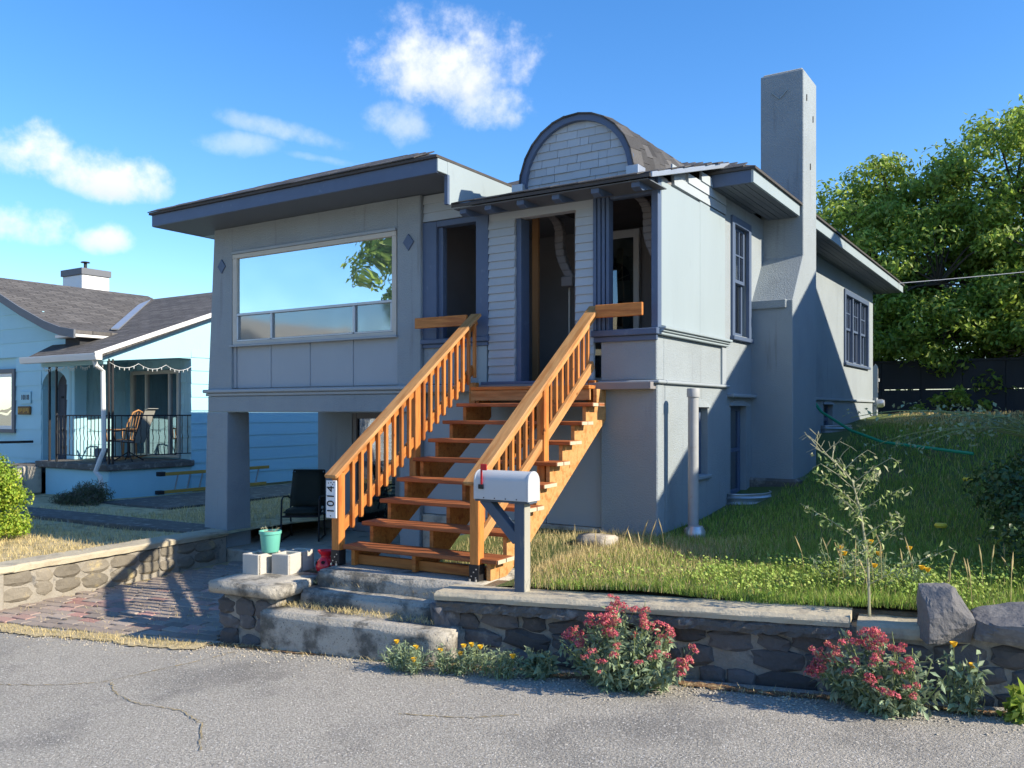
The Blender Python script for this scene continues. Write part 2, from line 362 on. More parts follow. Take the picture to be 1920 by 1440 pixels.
def npmesh(name, mat, verts, faces, parent=None):
    """verts (n,3), faces (m,3) or (m,4) numpy"""
    me = bpy.data.meshes.new(name); k = faces.shape[1]
    me.vertices.add(len(verts)); me.vertices.foreach_set('co', np.ascontiguousarray(verts, dtype=np.float32).ravel())
    me.loops.add(faces.size); me.loops.foreach_set('vertex_index', np.ascontiguousarray(faces, dtype=np.int32).ravel())
    me.polygons.add(len(faces)); me.polygons.foreach_set('loop_start', np.arange(0, faces.size, k, dtype=np.int32))
    me.update(calc_edges=True); me.validate(); me.materials.append(MAT[mat])
    return link(name, me, parent)
def unit(a): return a / np.maximum(np.linalg.norm(a, axis=1, keepdims=True), 1e-9)
def leaves(pos, nrm, L, wd, droop=.3, fold=.18, rs=None):
    """leaf blades: 6 verts, 4 tris each, pointed, folded along the mid-rib.  pos (n,3), nrm (n,3) face normals"""
    n = len(pos); rs = rs or rng
    L = np.broadcast_to(L, (n,))[:, None]*rs.uniform(.7, 1.25, (n, 1)); wv = L*wd
    d = unit(np.cross(nrm, rs.normal(size=(n, 3)))); d[:, 2] -= droop; d = unit(d)
    s = unit(np.cross(d, nrm)); nn = np.cross(s, d)
    a = pos; m = pos + d*L*.5 - nn*L*.03; t = pos + d*L - nn*L*.14
    l = pos + d*L*.45 + s*wv*.5 + nn*wv*fold; r = pos + d*L*.45 - s*wv*.5 + nn*wv*fold
    V = np.stack([a, l, m, r, t], 1).reshape(-1, 3)
    F = np.array([[0, 2, 1], [0, 3, 2], [1, 2, 4], [2, 3, 4]])
    return V, (F[None] + 5*np.arange(n)[:, None, None]).reshape(-1, 3)
def blades(pos, h, w, lean=.35, rs=None):
    n = len(pos); rs = rs or rng
    a = rs.uniform(0, 2*np.pi, n); s = np.stack([np.cos(a), np.sin(a), 0*a], 1)
    b = rs.uniform(0, 2*np.pi, n); d = np.stack([np.cos(b), np.sin(b), 0*b], 1) * (rs.uniform(0, 1, n)*lean*h)[:, None]
    w = np.broadcast_to(w, (n,))[:, None]; up = np.zeros((n, 3)); up[:, 2] = h
    V = np.stack([pos - s*w/2, pos + s*w/2, pos + up*.55 + d*.4 - s*w*.4, pos + up*.55 + d*.4 + s*w*.4, pos + up*.95 + d], 1).reshape(-1, 3)
    F = np.array([[0, 1, 3], [0, 3, 2], [2, 3, 4]])
    return V, (F[None] + 5*np.arange(n)[:, None, None]).reshape(-1, 3)
def cat(parts):
    V = []; F = []; b = 0
    for v, f in parts: V.append(v); F.append(f + b); b += len(v)
    return np.concatenate(V), np.concatenate(F)
def text_mesh(txt, size, mat, depth=.004, spacing=1.):
    cu = bpy.data.curves.new('lettering', 'FONT'); cu.body = txt; cu.size = size; cu.extrude = depth; cu.align_x = 'CENTER'; cu.align_y = 'CENTER'; cu.space_character = spacing
    ob = bpy.data.objects.new('lettering', cu); COL.objects.link(ob)
    dg = bpy.context.evaluated_depsgraph_get(); me = bpy.data.meshes.new_from_object(ob.evaluated_get(dg)); bpy.data.objects.remove(ob)
    me.materials.clear(); me.materials.append(MAT[mat]); return me
# ------------------------------------------------------------------ setting: ground, road, yards, paths
def zroad(x): return -.13 + .05*(min(max(x, -13.), 6.) + 4.5)
def yedge(x): return 5.0 + .14*(x + 5)
def lawn_z(x, y):
    b = np.interp(y, [5, 8.2, 10.5, 11.3, 12.6, 14.7, 20, 30], [.44, .53, .66, .82, 1.05, 1.42, 1.72, 1.8])
    k = np.interp(y, [5, 9, 14], [1., .8, .2])
    b = b + np.interp(x, [-5.6, -4.1, -3.7], [-.16, -.13, 0])*np.interp(y, [6.6, 7.4], [1, 0])
    return b + .033*k*(np.clip(x, -6, 3) + 3.5) + .012*np.sin(x*2.1 + y*1.3) + .01*np.sin(x*4.7 - y*3.1)
def yard_z(x, y): return .05 + .015*np.sin(x*1.1 + y*.7) + .01*np.sin(x*2.9 - y*2.3) + np.interp(x, [-13, -9.9], [0, .03])
def sheet(name, mat, xs, ys, fz, kind='structure', shear=None):
    xs = np.asarray(xs); ys = np.asarray(ys); X, Y = np.meshgrid(xs, ys)
    if shear: Y = shear(X, Y)
    Z = fz(X, Y)
    V = np.stack([X, Y, Z], -1).reshape(-1, 3); n = len(xs)
    i, j = np.meshgrid(np.arange(n-1), np.arange(len(ys)-1)); a = (j*n+i).ravel()
    F = np.stack([a, a+1, a+1+n, a+n], 1)
    o = npmesh(name, mat, V, F); o.data.polygons.foreach_set('use_smooth', [True]*len(F)); return tag(o, kind=kind)
far = np.concatenate([np.linspace(-600, -20, 12), np.linspace(-13, 6, 20), np.linspace(20, 600, 12)])
sheet('ground', 'far_ground', far, np.linspace(-600, 900, 30), lambda X, Y: np.vectorize(zroad)(X) - .10)
# asphalt road: grid whose far edge follows the kerb line
xs = np.concatenate([np.linspace(-60, -13, 8), np.linspace(-12.5, 6, 38), np.linspace(7, 60, 8)]); ts = np.linspace(0, 1, 30)
V = []
for t in ts:
    for x in xs:
        y1 = yedge(x) + .12; y = -13*(1-t) + y1*t; V.append((x, y, zroad(x) + .006*math.sin(x*1.7+y*.9)))
n = len(xs); F = np.array([(j*n+i, j*n+i+1, (j+1)*n+i+1, (j+1)*n+i) for j in range(len(ts)-1) for i in range(n-1)])
road = npmesh('road', 'asphalt', np.array(V), F); tag(road, kind='structure')
def ribbon(name, mat, pts, w, z0=.004, parent=None, jag=.4, fz=zroad):
    """an uneven strip lying on the road (crack filled with straw, litter line)"""
    P = []; rr = random.Random(len(pts)*7 + int(w*1000))
    for (a, b) in zip(pts[:-1], pts[1:]):
        for k in range(14):
            t = k/14; P.append((a[0]*(1-t)+b[0]*t + rr.uniform(-.012, .012), a[1]*(1-t)+b[1]*t + rr.uniform(-.012, .012)))
    P.append(pts[-1]); vs = []
    for i, p in enumerate(P):
        q = P[min(i+1, len(P)-1)]; o = P[max(i-1, 0)]; d = Vector((q[0]-o[0], q[1]-o[1])).normalized(); nrm = Vector((-d.y, d.x))
        ww = w*(1 - jag*rr.random()); uu = w*(1 - jag*rr.random())
        for s, q2 in ((1, ww), (-1, uu)):
            x, y = p[0]+nrm.x*q2*s/2, p[1]+nrm.y*q2*s/2; vs.append((x, y, fz(x) + z0 + .006*math.sin(x*1.7+y*.9) + rr.uniform(0, .004)))
    fs = [(2*i, 2*i+1, 2*i+3, 2*i+2) for i in range(len(P)-1)]
    o = MB().add(vs, fs).build(name, mat, parent); return o
cr = [[(-7.6, 3.0), (-6.72, 3.31), (-6.31, 3.49), (-6.03, 3.68), (-5.92, 4.07), (-5.83, 4.4), (-5.79, 4.72)], [(-5.95, 3.72), (-5.66, 3.57), (-5.28, 3.48), (-4.83, 3.51), (-4.47, 3.40), (-4.1, 3.1)], [(-3.5, 4.12), (-3.11, 4.22), (-2.8, 4.42)]]
for c in cr[:3]: ribbon('crack', 'crack_straw', c, .016, .0035, road, .95)
ribbon('litter_strip', 'debris', [(x, yedge(x) - .02 + .03*math.sin(x*5)) for x in np.linspace(-6.6, .6, 22)], .13, .008, road, .6)
ribbon('litter_strip', 'straw_ground', [(x, yedge(x) - .10 + .04*math.sin(x*4)) for x in np.linspace(-10.5, -6.2, 14)], .30, .010, road, .55)
# right-hand lawn, left-hand yard
sheet('lawn', 'lawn_ground', np.concatenate([np.linspace(-5.56, 3, 44), np.linspace(3.6, 26, 16)]), np.concatenate([np.linspace(5.585, 12, 34), np.linspace(12.5, 46, 34)]), lawn_z, shear=lambda X, Y: Y + np.interp(Y, [5.5, 11], [.1317, 0])*(np.clip(X, -6, 6)+4.05))
sheet('yard', 'straw_ground', np.concatenate([np.linspace(-60, -22, 12), np.linspace(-21, -9.86, 34)]), np.concatenate([np.linspace(4.6, 12, 30), np.linspace(12.5, 46, 20)]), lambda X, Y: yard_z(X, Y))
def slab(name, mat, pts, z0, z1, bevel=.01, kind='structure'):
    return tag(MB().prism(pts, z0, z1, 'z').build(name, mat, None, bevel), kind=kind)
slab('footpath', 'concrete_dark', [(-21, 7.15), (-10.3, 7.65), (-10.3, 8.3), (-21, 7.85)], -.1, .115)
slab('side_drive', 'concrete_dark', [(-15.4, 9.4), (-13.4, 9.5), (-13.4, 24), (-15.4, 24)], -.1, .085)
slab('patio', 'concrete', [(-10.6, 8.02), (-6.3, 8.02), (-6.3, 10.4), (-10.6, 10.4)], -.5, -.14, .02)
# brick driveway: bed sheet + individual pavers
def zdrive(x, y): return -.235 + .03*(x + 6.4) + np.interp(y, [4.6, 8], [-.02, .03])
bed = sheet('driveway', 'straw_ground', np.linspace(-9.95, -5.6, 16), np.linspace(4.35, 8.03, 16), lambda X, Y: zdrive(X, Y) - .012)
bm = MB().box(-.111, .111, -.063, .063, -.03, .012).mesh('brick', 'brick', .007)
cells = []
ca, sa = math.cos(R(7)), math.sin(R(7))
for j in range(-2, 27):
    for i in range(-3, 20):
        lx = (i + .5*(j % 2))*.234 + random.uniform(-.008, .008); ly = j*.137 + random.uniform(-.006, .006)
        x = -9.75 + lx*ca - ly*sa; y = 4.62 + lx*sa + ly*ca
        if -9.72 < x < -5.75 and yedge(x) + .10 < y < 7.98 and not (x > -6.42 and y < 5.6): cells.append((x, y))
cells.sort(key=lambda p: p[0]**2 + p[1]**2)
rest = MB()
for k, (x, y) in enumerate(cells):
    m = Matrix.Translation((x, y, float(zdrive(x, y)) + random.uniform(-.006, .006))) @ Matrix.Rotation(R(7) + random.uniform(-.04, .04), 4, 'Z') @ Matrix.Rotation(random.uniform(-.03, .03), 4, 'X') @ Matrix.Rotation(random.uniform(-.02, .02), 4, 'Y')
    if k < 298: link('brick', bm, bed, m)
    else:
        b = len(rest.v); rest.v += [tuple(m @ v.co) for v in bm.vertices]; rest.f += [tuple(i + b for i in p.vertices) for p in bm.polygons]
if rest.v: tag(rest.build('bricks_beyond', 'brick', bed), kind='stuff')
# dry hills beyond the valley, behind the camera (mirrored in the windows)
hx = np.linspace(-900, 900, 60); hy = np.linspace(-900, -420, 14)
def hill_z(X, Y): return np.maximum(-1., (70 + 26*np.sin(X*.011) + 18*np.sin(X*.027+1) + 7*np.sin(X*.07+Y*.05))*np.clip((-430-Y)/260, 0, 1))
sheet('hills', 'far_ground', hx, hy, hill_z)
# ------------------------------------------------------------------ the grey-blue house
H = wempty('house', (-7, 8.1, -.2), 'grey-blue stucco house with arched dormer, tall chimney and raised porch', 'house')
def P(name, mat, *b, bevel=.004, parent=None): return bx(name, mat, parent or H, *b, bevel=bevel)
def holed(name, mat, axis, c0, c1, a0, a1, z0, z1, holes, parent=None):
    """wall slab with rectangular openings. axis 'y': wall across y in c0..c1, runs along x a0..a1"""
    A = sorted({a0, a1, *[h[0] for h in holes], *[h[1] for h in holes]}); Z = sorted({z0, z1, *[h[2] for h in holes], *[h[3] for h in holes]})
    mb = MB()
    for i in range(len(A)-1):
        for j in range(len(Z)-1):
            am, zm = (A[i]+A[i+1])/2, (Z[j]+Z[j+1])/2
            if any(h[0] < am < h[1] and h[2] < zm < h[3] for h in holes): continue
            if axis == 'y': mb.box(A[i], A[i+1], c0, c1, Z[j], Z[j+1])
            else: mb.box(c0, c1, A[i], A[i+1], Z[j], Z[j+1])
    return mb.build(name, mat, parent or H)
# --- left bay front wall: left pier battered outwards towards the belt
YF = 8.10
mb = MB()
mb.hexa([(-10.49, YF-.02, 2.12), (-9.98, YF-.02, 2.12), (-9.98, YF+.2, 2.12), (-10.49, YF+.2, 2.12), (-10.37, YF, 4.44), (-9.98, YF, 4.44), (-9.98, YF+.2, 4.44), (-10.37, YF+.2, 4.44)])
mb.build('wall', 'stucco', H)
P('wall', 'stucco', -6.91, -6.54, YF-.003, YF+.2, 2.12, 4.44, bevel=.008)
P('wall', 'stucco', -9.98, -6.91, YF-.001, YF+.2, 4.06, 4.44, bevel=0)
P('wall_panel_backing', 'panel_shade', -9.98, -6.91, YF+.06, YF+.2, 2.12, 2.76, bevel=0)
xs_ = [-9.94, -9.23, -8.47, -7.69, -6.95]
for a, b in zip(xs_[:-1], xs_[1:]): P('apron_panel', 'panel_shade', a+.018, b-.018, YF+.035, YF+.062, 2.14, 2.75, bevel=.004)
for a in xs_[1:-1]: P('batten', 'panel_shade', a-.017, a+.017, YF+.025, YF+.062, 2.14, 2.75)
P('batten', 'panel_shade', -9.98, -9.925, YF+.015, YF+.062, 2.14, 2.76); P('batten', 'panel_shade', -6.965, -6.91, YF+.015, YF+.062, 2.14, 2.76)
mb = MB().hexa([(-10.56, YF, 2.1), (-10.36, YF, 2.1), (-10.36, 20, 2.1), (-10.56, 20, 2.1), (-10.40, YF+.2, 4.44), (-10.2, YF+.2, 4.44), (-10.2, 20, 4.44), (-10.40, 20, 4.44)])
mb.v = [(x, y + (.2 if y < 9 else 0)*(z < 3), z) for x, y, z in mb.v]; mb.build('wall', 'stucco', H)
P('belt_moulding', 'trim_grey', -10.56, -5.75, YF-.075, YF+.1, 2.075, 2.125, bevel=.012)
P('belt_moulding', 'trim_grey', -10.53, -5.75, YF-.04, YF+.1, 2.03, 2.073, bevel=.008)
P('beam', 'stucco', -10.5, -6.55, YF-.02, YF+.35, 1.80, 2.028, bevel=.01)
mb = MB().hexa([(-10.56, YF-.05, -.3), (-10.05, YF-.05, -.3), (-10.05, YF+.40, -.3), (-10.56, YF+.40, -.3), (-10.52, YF-.02, 1.798), (-10.07, YF-.02, 1.798), (-10.07, YF+.38, 1.798), (-10.52, YF+.38, 1.798)])
mb.build('pier', 'stucco', H, .012)
for (x, z) in ((-10.2, 3.90), (-6.72, 3.88)):
    MB().prism([(x-.085, z), (x, z-.105), (x+.085, z), (x, z+.105)], YF-.022, YF+.02).build('diamond_ornament', 'trim_blue', H, .004)
# picture window
pw = P('picture_window', 'cream_frame', -9.97, -6.92, YF-.012, YF+.05, 3.985, 4.045)
P('frame', 'trim_grey', -9.97, -6.92, YF-.03, YF+.03, 4.047, 4.085, parent=pw)
for (a, b, c, d, m) in ((-9.97, -9.88, 2.80, 3.984, 'cream_frame'), (-6.99, -6.92, 2.80, 3.984, 'cream_frame'), (-9.97, -6.92, 2.755, 2.80, 'cream_frame'), (-9.88, -6.99, 3.165, 3.20, 'metal_flash'),
                     (-9.185, -9.15, 2.80, 3.164, 'metal_flash'), (-7.65, -7.61, 2.80, 3.164, 'metal_flash'), (-9.88, -6.99, 2.801, 2.825, 'metal_flash'), (-9.88, -9.855, 2.826, 3.164, 'metal_flash'), (-7.015, -6.99, 2.826, 3.164, 'metal_flash')):
    P('frame', m, a, b, YF-.010, YF+.05, c, d, parent=pw)
P('sill', 'trim_grey', -10.0, -6.89, YF-.05, YF+.06, 2.725, 2.754, parent=pw)
P('pane', 'glass_mirror', -9.878, -6.992, YF+.02, YF+.026, 3.202, 3.983, bevel=0, parent=pw)
for a, b in ((-9.853, -9.187), (-9.148, -7.652), (-7.608, -7.017)): P('pane', 'glass_low', a, b, YF+.02, YF+.026, 2.827, 3.163, bevel=0, parent=pw)
P('curtain', 'curtain', -9.9, -6.95, YF+.19, YF+.198, 2.76, 3.4, bevel=0)
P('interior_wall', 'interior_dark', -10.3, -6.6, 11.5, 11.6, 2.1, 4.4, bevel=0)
# ledge things behind the low panes
for (x, w, h) in ((-9.62, .16, .26), (-8.35, .36, .07), (-7.95, .1, .12), (-7.78, .1, .10)): P('window_ledge_item', 'door_grey', x-w/2, x+w/2, YF+.06, YF+.14, 2.83, 2.83+h, bevel=.02)
for x in (-7.32, -7.2, -7.08): MB().lathe([(.0, 0), (.035, .01), (.04, .05), (.02, .085), (0, .09)], 12, (x, YF+.08, 2.85)).build('white_cup', 'white_paint', H, smooth=True)
# lower storey: patio back wall with glazed door, board wall under the porch, stucco corner block
holed('wall', 'stucco', 'y', 10.3, 10.5, -10.52, -6.9, -.3, 2.1, [(-9.75, -8.75, -.14, 1.78)])
gd = P('patio_door', 'porch_dark', -9.75, -9.66, 10.31, 10.4, -.14, 1.78); 
for b in ((-8.84, -8.75, -.14, 1.78), (-9.66, -8.84, 1.69, 1.78), (-9.66, -8.84, -.14, .0)): P('frame', 'porch_dark', b[0], b[1], 10.312, 10.398, b[2], b[3], parent=gd)
P('pane', 'glass_plain', -9.66, -8.84, 10.35, 10.356, 0, 1.69, bevel=0, parent=gd)
for k in range(28): P('blind_slat', 'blinds', -9.65, -8.85, 10.385, 10.41, .03+k*.06, .07+k*.06, bevel=0, parent=gd)
P('jamb', 'stucco', -6.92, -6.6, YF+.06, 10.3, -.3, 1.80, bevel=.01)
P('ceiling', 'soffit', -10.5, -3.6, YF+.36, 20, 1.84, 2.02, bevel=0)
P('board_wall', 'panel_shade', -6.6, -4.86, 8.24, 8.3, .56, 2.1); P('board_wall', 'panel_shade', -4.85, -4.135, 8.24, 8.3, .56, 2.1)
P('footing', 'concrete', -6.6, -4.135, 8.20, 8.36, -.2, .555, bevel=.015)
P('wall', 'stucco', -4.13, -3.48, 8.15, 8.35, .25, 2.10, bevel=.012)
P('knee_wall', 'stucco', -4.13, -3.49, 8.155, 8.34, 2.135, 2.60, bevel=.01)
P('belt_moulding', 'trim_grey', -4.16, -3.44, 8.10, 8.30, 2.10, 2.134, bevel=.01)
P('belt_moulding', 'trim_grey', -3.50, -3.435, 8.30, 10.3, 2.10, 2.134, bevel=.01)
holed('wall', 'stucco', 'x', -3.68, -3.48, 8.35, 10.24, .25, 2.10, [(9.12, 9.62, 1.08, 1.86)])
P('knee_wall', 'stucco', -3.66, -3.49, 8.34, 10.15, 2.135, 2.60, bevel=.006)
P('pilaster', 'trim_grey', -3.5, -3.465, 10.10, 10.24, 2.136, 2.60)
holed('wall', 'stucco', 'x', -3.68, -3.483, 10.24, 20.0, .25, 4.46, [(10.52, 11.14, 2.78, 4.18), (10.45, 11.08, .74, 1.88), (17.1, 19.35, 2.76, 4.05), (15.4, 16.1, 1.40, 1.93)])
P('wall', 'stucco', -10.4, -3.49, 19.8, 20.0, .25, 4.46, bevel=0)
P('moulding', 'trim_grey', -3.50, -3.44, 12.6, 20.03, 2.0, 2.04); P('head_moulding', 'trim_grey', -3.50, -3.40, 10.32, 11.28, 1.985, 2.03, bevel=.01)
# porch front
YP = 8.16
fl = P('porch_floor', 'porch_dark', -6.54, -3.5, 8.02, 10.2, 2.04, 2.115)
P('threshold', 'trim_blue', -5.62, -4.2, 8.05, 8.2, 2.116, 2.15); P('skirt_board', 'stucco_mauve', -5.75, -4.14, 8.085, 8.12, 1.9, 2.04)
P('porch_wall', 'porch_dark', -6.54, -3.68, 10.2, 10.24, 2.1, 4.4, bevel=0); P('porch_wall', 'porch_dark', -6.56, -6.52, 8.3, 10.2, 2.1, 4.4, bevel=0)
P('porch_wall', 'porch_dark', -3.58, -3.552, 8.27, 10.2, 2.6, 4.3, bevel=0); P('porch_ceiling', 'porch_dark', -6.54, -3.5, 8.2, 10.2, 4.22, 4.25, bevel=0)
P('knee_wall', 'stucco', -6.54, -5.72, YP, YP+.12, 2.135, 2.62)
P('sill', 'trim_blue', -6.56, -5.56, YP-.06, YP+.14, 2.622, 2.68, bevel=.008); P('sill', 'trim_blue', -4.22, -3.46, YP-.07, YP+.14, 2.602, 2.67, bevel=.008)
P('sill_apron', 'trim_blue', -4.20, -3.48, YP-.035, YP, 2.545, 2.60); P('sill_apron', 'trim_blue', -6.54, -5.58, YP-.03, YP, 2.575, 2.62)
P('casing', 'trim_blue', -6.55, -6.33, YP-.02, YP+.12, 2.681, 4.10); P('casing', 'trim_blue', -5.745, -5.575, YP-.025, YP+.12, 2.681, 4.20); P('casing', 'trim_blue', -6.33, -5.745, YP-.015, YP+.12, 4.03, 4.10)
P('casing', 'trim_blue', -6.33, -6.26, YP+.02, YP+.1, 2.681, 4.029)
P('post_base', 'panel', -5.72, -5.60, YP-.01, YP+.12, 2.04, 2.574)
for k in range(4): P('column_flute', 'trim_blue', -4.215+k*.045, -4.178+k*.045, YP-.03+.012*k, YP+.12, 2.671, 4.22, bevel=.008)
P('casing', 'trim_blue', -4.03, -3.53, YP+.01, YP+.1, 4.06, 4.22)
P('corner_post', 'trim_blue', -3.545, -3.47, YP-.02, YP+.08, 2.671, 4.22)
P('head_board', 'siding', -5.575, -4.22, YP-.005, YP+.12, 4.0, 4.17); P('jamb', 'trim_blue', -5.215, -5.15, YP+.02, YP+.2, 2.15, 4.0); P('jamb', 'porch_dark', -4.46, -4.425, YP+.02, YP+.2, 2.15, 4.0)
def clap(x0, x1, z0, z1, n, y):
    h = (z1-z0)/n
    for k in range(n):
        z = z0+k*h; w = random.uniform(-.004, .004)
        MB().hexa([(x0+w, y-.022, z), (x1+w, y-.022, z), (x1+w, y+.03, z), (x0+w, y+.03, z), (x0+w, y-.004, z+h*1.02), (x1+w, y-.004, z+h*1.02), (x1+w, y+.03, z+h*1.02), (x0+w, y+.03, z+h*1.02)]).build('clapboard', 'siding', H)
clap(-5.575, -5.215, 2.15, 4.0, 20, YP); clap(-4.43, -4.215, 2.15, 4.0, 20, YP); clap(-6.53, -5.80, 4.11, 4.43, 3, YP)
# storm door, inner door, brackets, bare stud
sd_ = P('storm_door', 'white_paint', -5.36, -5.29, 10.12, 10.18, 2.13, 4.17)
for b in ((-4.66, -4.58, 2.13, 4.17), (-5.29, -4.66, 4.07, 4.17), (-5.29, -4.66, 2.80, 2.88), (-5.29, -4.66, 2.13, 2.25)): P('frame', 'white_paint', b[0], b[1], 10.122, 10.178, b[2], b[3], parent=sd_)
P('door_leaf', 'curtain', -5.3, -4.65, 10.185, 10.198, 2.13, 4.1, bevel=0, parent=sd_)
fan = [(-4.975 + .25*math.cos(t), 3.52 + .25*math.sin(t)) for t in np.linspace(0, math.pi, 14)]
MB().prism(fan, 10.176, 10.186).build('fan_light', 'interior_dark', sd_)
for t in np.linspace(.3, math.pi-.3, 5): stick('glazing_bar', 'curtain', sd_, (-4.975, 10.174, 3.52), (-4.975+.24*math.cos(t), 10.174, 3.52+.24*math.sin(t)), .006, .012, 0)
P('door_plaque', 'interior_dark', -5.14, -4.84, 10.17, 10.184, 2.93, 3.25, parent=sd_); P('plaque_field', 'grey_trim', -5.10, -4.88, 10.166, 10.171, 2.97, 3.21, parent=sd_)
P('pane', 'glass_plain', -5.29, -4.66, 10.145, 10.149, 2.26, 4.07, bevel=0, parent=sd_)
def bracket(x, y, s):
    pts = [];
    for t in np.linspace(0, 1, 12): pts.append((x + s*(.02 + .30*t + .05*math.sin(t*6.3)), 4.2 - .02 - .78*t**1.35))
    mb = MB(); 
    for i in range(len(pts)-1):
        (a, b), (c, d) = pts[i], pts[i+1]
        mb.hexa([(a, y, b), (a+.12, y, b), (a+.12, y+.09, b), (a, y+.09, b), (c, y, d), (c+.11, y, d), (c+.11, y+.09, d), (c, y+.09, d)])
    return mb.build('scroll_bracket', 'porch_dark', H, .01)
bracket(-5.30, 8.9, 1); bracket(-4.02, 8.6, 1)
P('bracket_block', 'porch_dark', -5.03, -4.88, 8.88, 9.01, 3.30, 3.42, bevel=.01)
stick('bare_stud', 'lumber_raw', H, (-5.42, 8.95, 2.12), (-5.42, 8.95, 4.2), .09, .04); stick('thin_rod', 'curtain', H, (-4.98, 9.0, 2.12), (-4.98, 9.0, 3.35), .015, .015, 0)
# porch side: two tall panels, sill moulding, clapboards up to the rake
P('side_panel', 'panel', -3.50, -3.466, 8.225, 9.335, 2.70, 4.19); P('side_panel', 'panel', -3.50, -3.47, 9.347, 10.21, 2.70, 4.21)
P('panel_backing', 'panel', -3.55, -3.502, 8.27, 10.24, 2.6, 4.22, bevel=0)
for (o, z, h) in ((.07, 2.655, .03), (.045, 2.63, .024), (.025, 2.60, .029)): P('sill_moulding', 'panel', -3.49, -3.46+o, 8.16, 10.24+o*.3, z, z+h, bevel=.006)
def zshed(y): return 4.14 + .28*(y-7.72)
for k in range(5):
    z0 = 4.222 + k*.115; y0 = max(8.2, 7.72 + (z0+.115-4.10)/.28)
    if y0 < 10.1: MB().hexa([(-3.5, y0, z0), (-3.462, y0, z0), (-3.462, 10.24, z0), (-3.5, 10.24, z0), (-3.5, y0+.02, z0+.117), (-3.478, y0+.02, z0+.117), (-3.478, 10.24, z0+.117), (-3.5, 10.24, z0+.117)]).build('clapboard', 'siding', H)
P('gable_backing', 'siding', -3.52, -3.501, 8.6, 10.3, 4.2, 4.46, bevel=0)
# --- windows on the right side
def sash_window(y0, y1, z0, z1, sashes, mat_c='trim_blue', lights=True):
    x = -3.48
    w = P('window', mat_c, x-.02, x+.028, y0-.07, y0+.02, z0-.02, z1+.09)
    P('casing', mat_c, x-.02, x+.028, y1-.02, y1+.07, z0-.02, z1+.09, parent=w); P('casing', mat_c, x-.02, x+.030, y0+.021, y1-.021, z1-.01, z1+.088, parent=w)
    P('sill', mat_c, x-.02, x+.055, y0-.09, y1+.09, z0-.07, z0-.021, parent=w)
    n = sashes; wd = (y1-y0)/n; zm = (z0+z1)/2
    for k in range(n):
        a, b = y0+k*wd, y0+(k+1)*wd
        if k: P('mullion', mat_c, x-.05, x+.012, a-.035, a+.035, z0, z1, parent=w)
        for (c, d, xo) in ((zm-.02, z1, -.035), (z0, zm+.02, -.065)):
            for q in ((a+.03, a+.075, c, d), (b-.075, b-.03, c, d), (a+.075, b-.075, d-.045, d), (a+.075, b-.075, c, c+.045)):
                P('sash', mat_c, x+xo-.03, x+xo, q[0], q[1], q[2], q[3], bevel=.003, parent=w)
            P('pane', 'glass_porch', x+xo-.02, x+xo-.016, a+.076, b-.076, c+.046, d-.046, bevel=0, parent=w)
            if lights and c > z0+.01:
                for f in (1/3, 2/3) if wd > .5 else (.5,): P('glazing_bar', mat_c, x+xo-.024, x+xo-.004, a+.075+(wd-.15)*f-.009, a+.075+(wd-.15)*f+.009, c+.046, d-.046, bevel=0, parent=w)
                P('glazing_bar', mat_c, x+xo-.025, x+xo-.003, a+.076, b-.076, (c+d)/2-.009, (c+d)/2+.009, bevel=0, parent=w)
    P('curtain', 'curtain', x-.16, x-.15, y0, y1, z0, z1, bevel=0, parent=w)
    return w
sash_window(10.52, 11.14, 2.78, 4.18, 1); sash_window(17.1, 19.35, 2.76, 4.05, 3)
def cellar_window(y0, y1, z0, z1):
    x = -3.56
    w = P('cellar_window', 'trim_blue', x-.05, x, y0, y0+.06, z0, z1); zm = (z0+z1)/2
    for q in ((y1-.06, y1, z0, z1), (y0+.06, y1-.06, z1-.06, z1), (y0+.06, y1-.06, z0, z0+.06), (y0+.06, y1-.06, zm-.025, zm+.025)): P('frame', 'trim_blue', x-.048, x-.002, *q, parent=w)
    P('pane', 'glass_porch', x-.03, x-.025, y0+.06, y1-.06, z0+.06, z1-.06, bevel=0, parent=w); P('curtain', 'curtain', x-.1, x-.09, y0, y1, zm, z1, bevel=0, parent=w)
    P('reveal_sill', 'stucco', x, -3.44, y0-.02, y1+.05, z0-.05, z0-.002, bevel=.01, parent=w)
    mb = MB(); n = 9
    arc = [(y0-.05 + (y1-y0+.1)*k/n, z1 + .0 + .07*math.sin(math.pi*k/n)) for k in range(n+1)]
    for i in range(n): mb.hexa([(-3.56, arc[i][0], z1-.0), (-3.455, arc[i][0], z1), (-3.455, arc[i+1][0], z1), (-3.56, arc[i+1][0], z1), (-3.56, arc[i][0], arc[i][1]+.02), (-3.47, arc[i][0], arc[i][1]+.02), (-3.47, arc[i+1][0], arc[i+1][1]+.02), (-3.56, arc[i+1][0], arc[i+1][1]+.02)])
    mb.build('hood', 'stucco', w, smooth=True)
cellar_window(9.12, 9.62, 1.08, 1.86); cellar_window(10.45, 11.08, .74, 1.88); cellar_window(15.4, 16.1, 1.40, 1.93)
def well(y0, y1, z0, z1, r=.36):
    mb = MB(); rows = 13; n = 14; ym = (y0+y1)/2; hw = (y1-y0)/2; vs = []
    for j in range(rows):
        z = z0 + (z1-z0)*j/(rows-1); k = .018*math.sin(j*math.pi/1.5)
        for i in range(n+1):
            t = math.pi*i/n; vs.append((-3.48 + (r+k)*math.sin(t), ym - (hw+k)*math.cos(t), z))
    fs = [(j*(n+1)+i, j*(n+1)+i+1, (j+1)*(n+1)+i+1, (j+1)*(n+1)+i) for j in range(rows-1) for i in range(n)]
    o = mb.add(vs, fs).build('window_well', 'galvanised', H, smooth=True); o.modifiers.new('thick', 'SOLIDIFY').thickness = .012
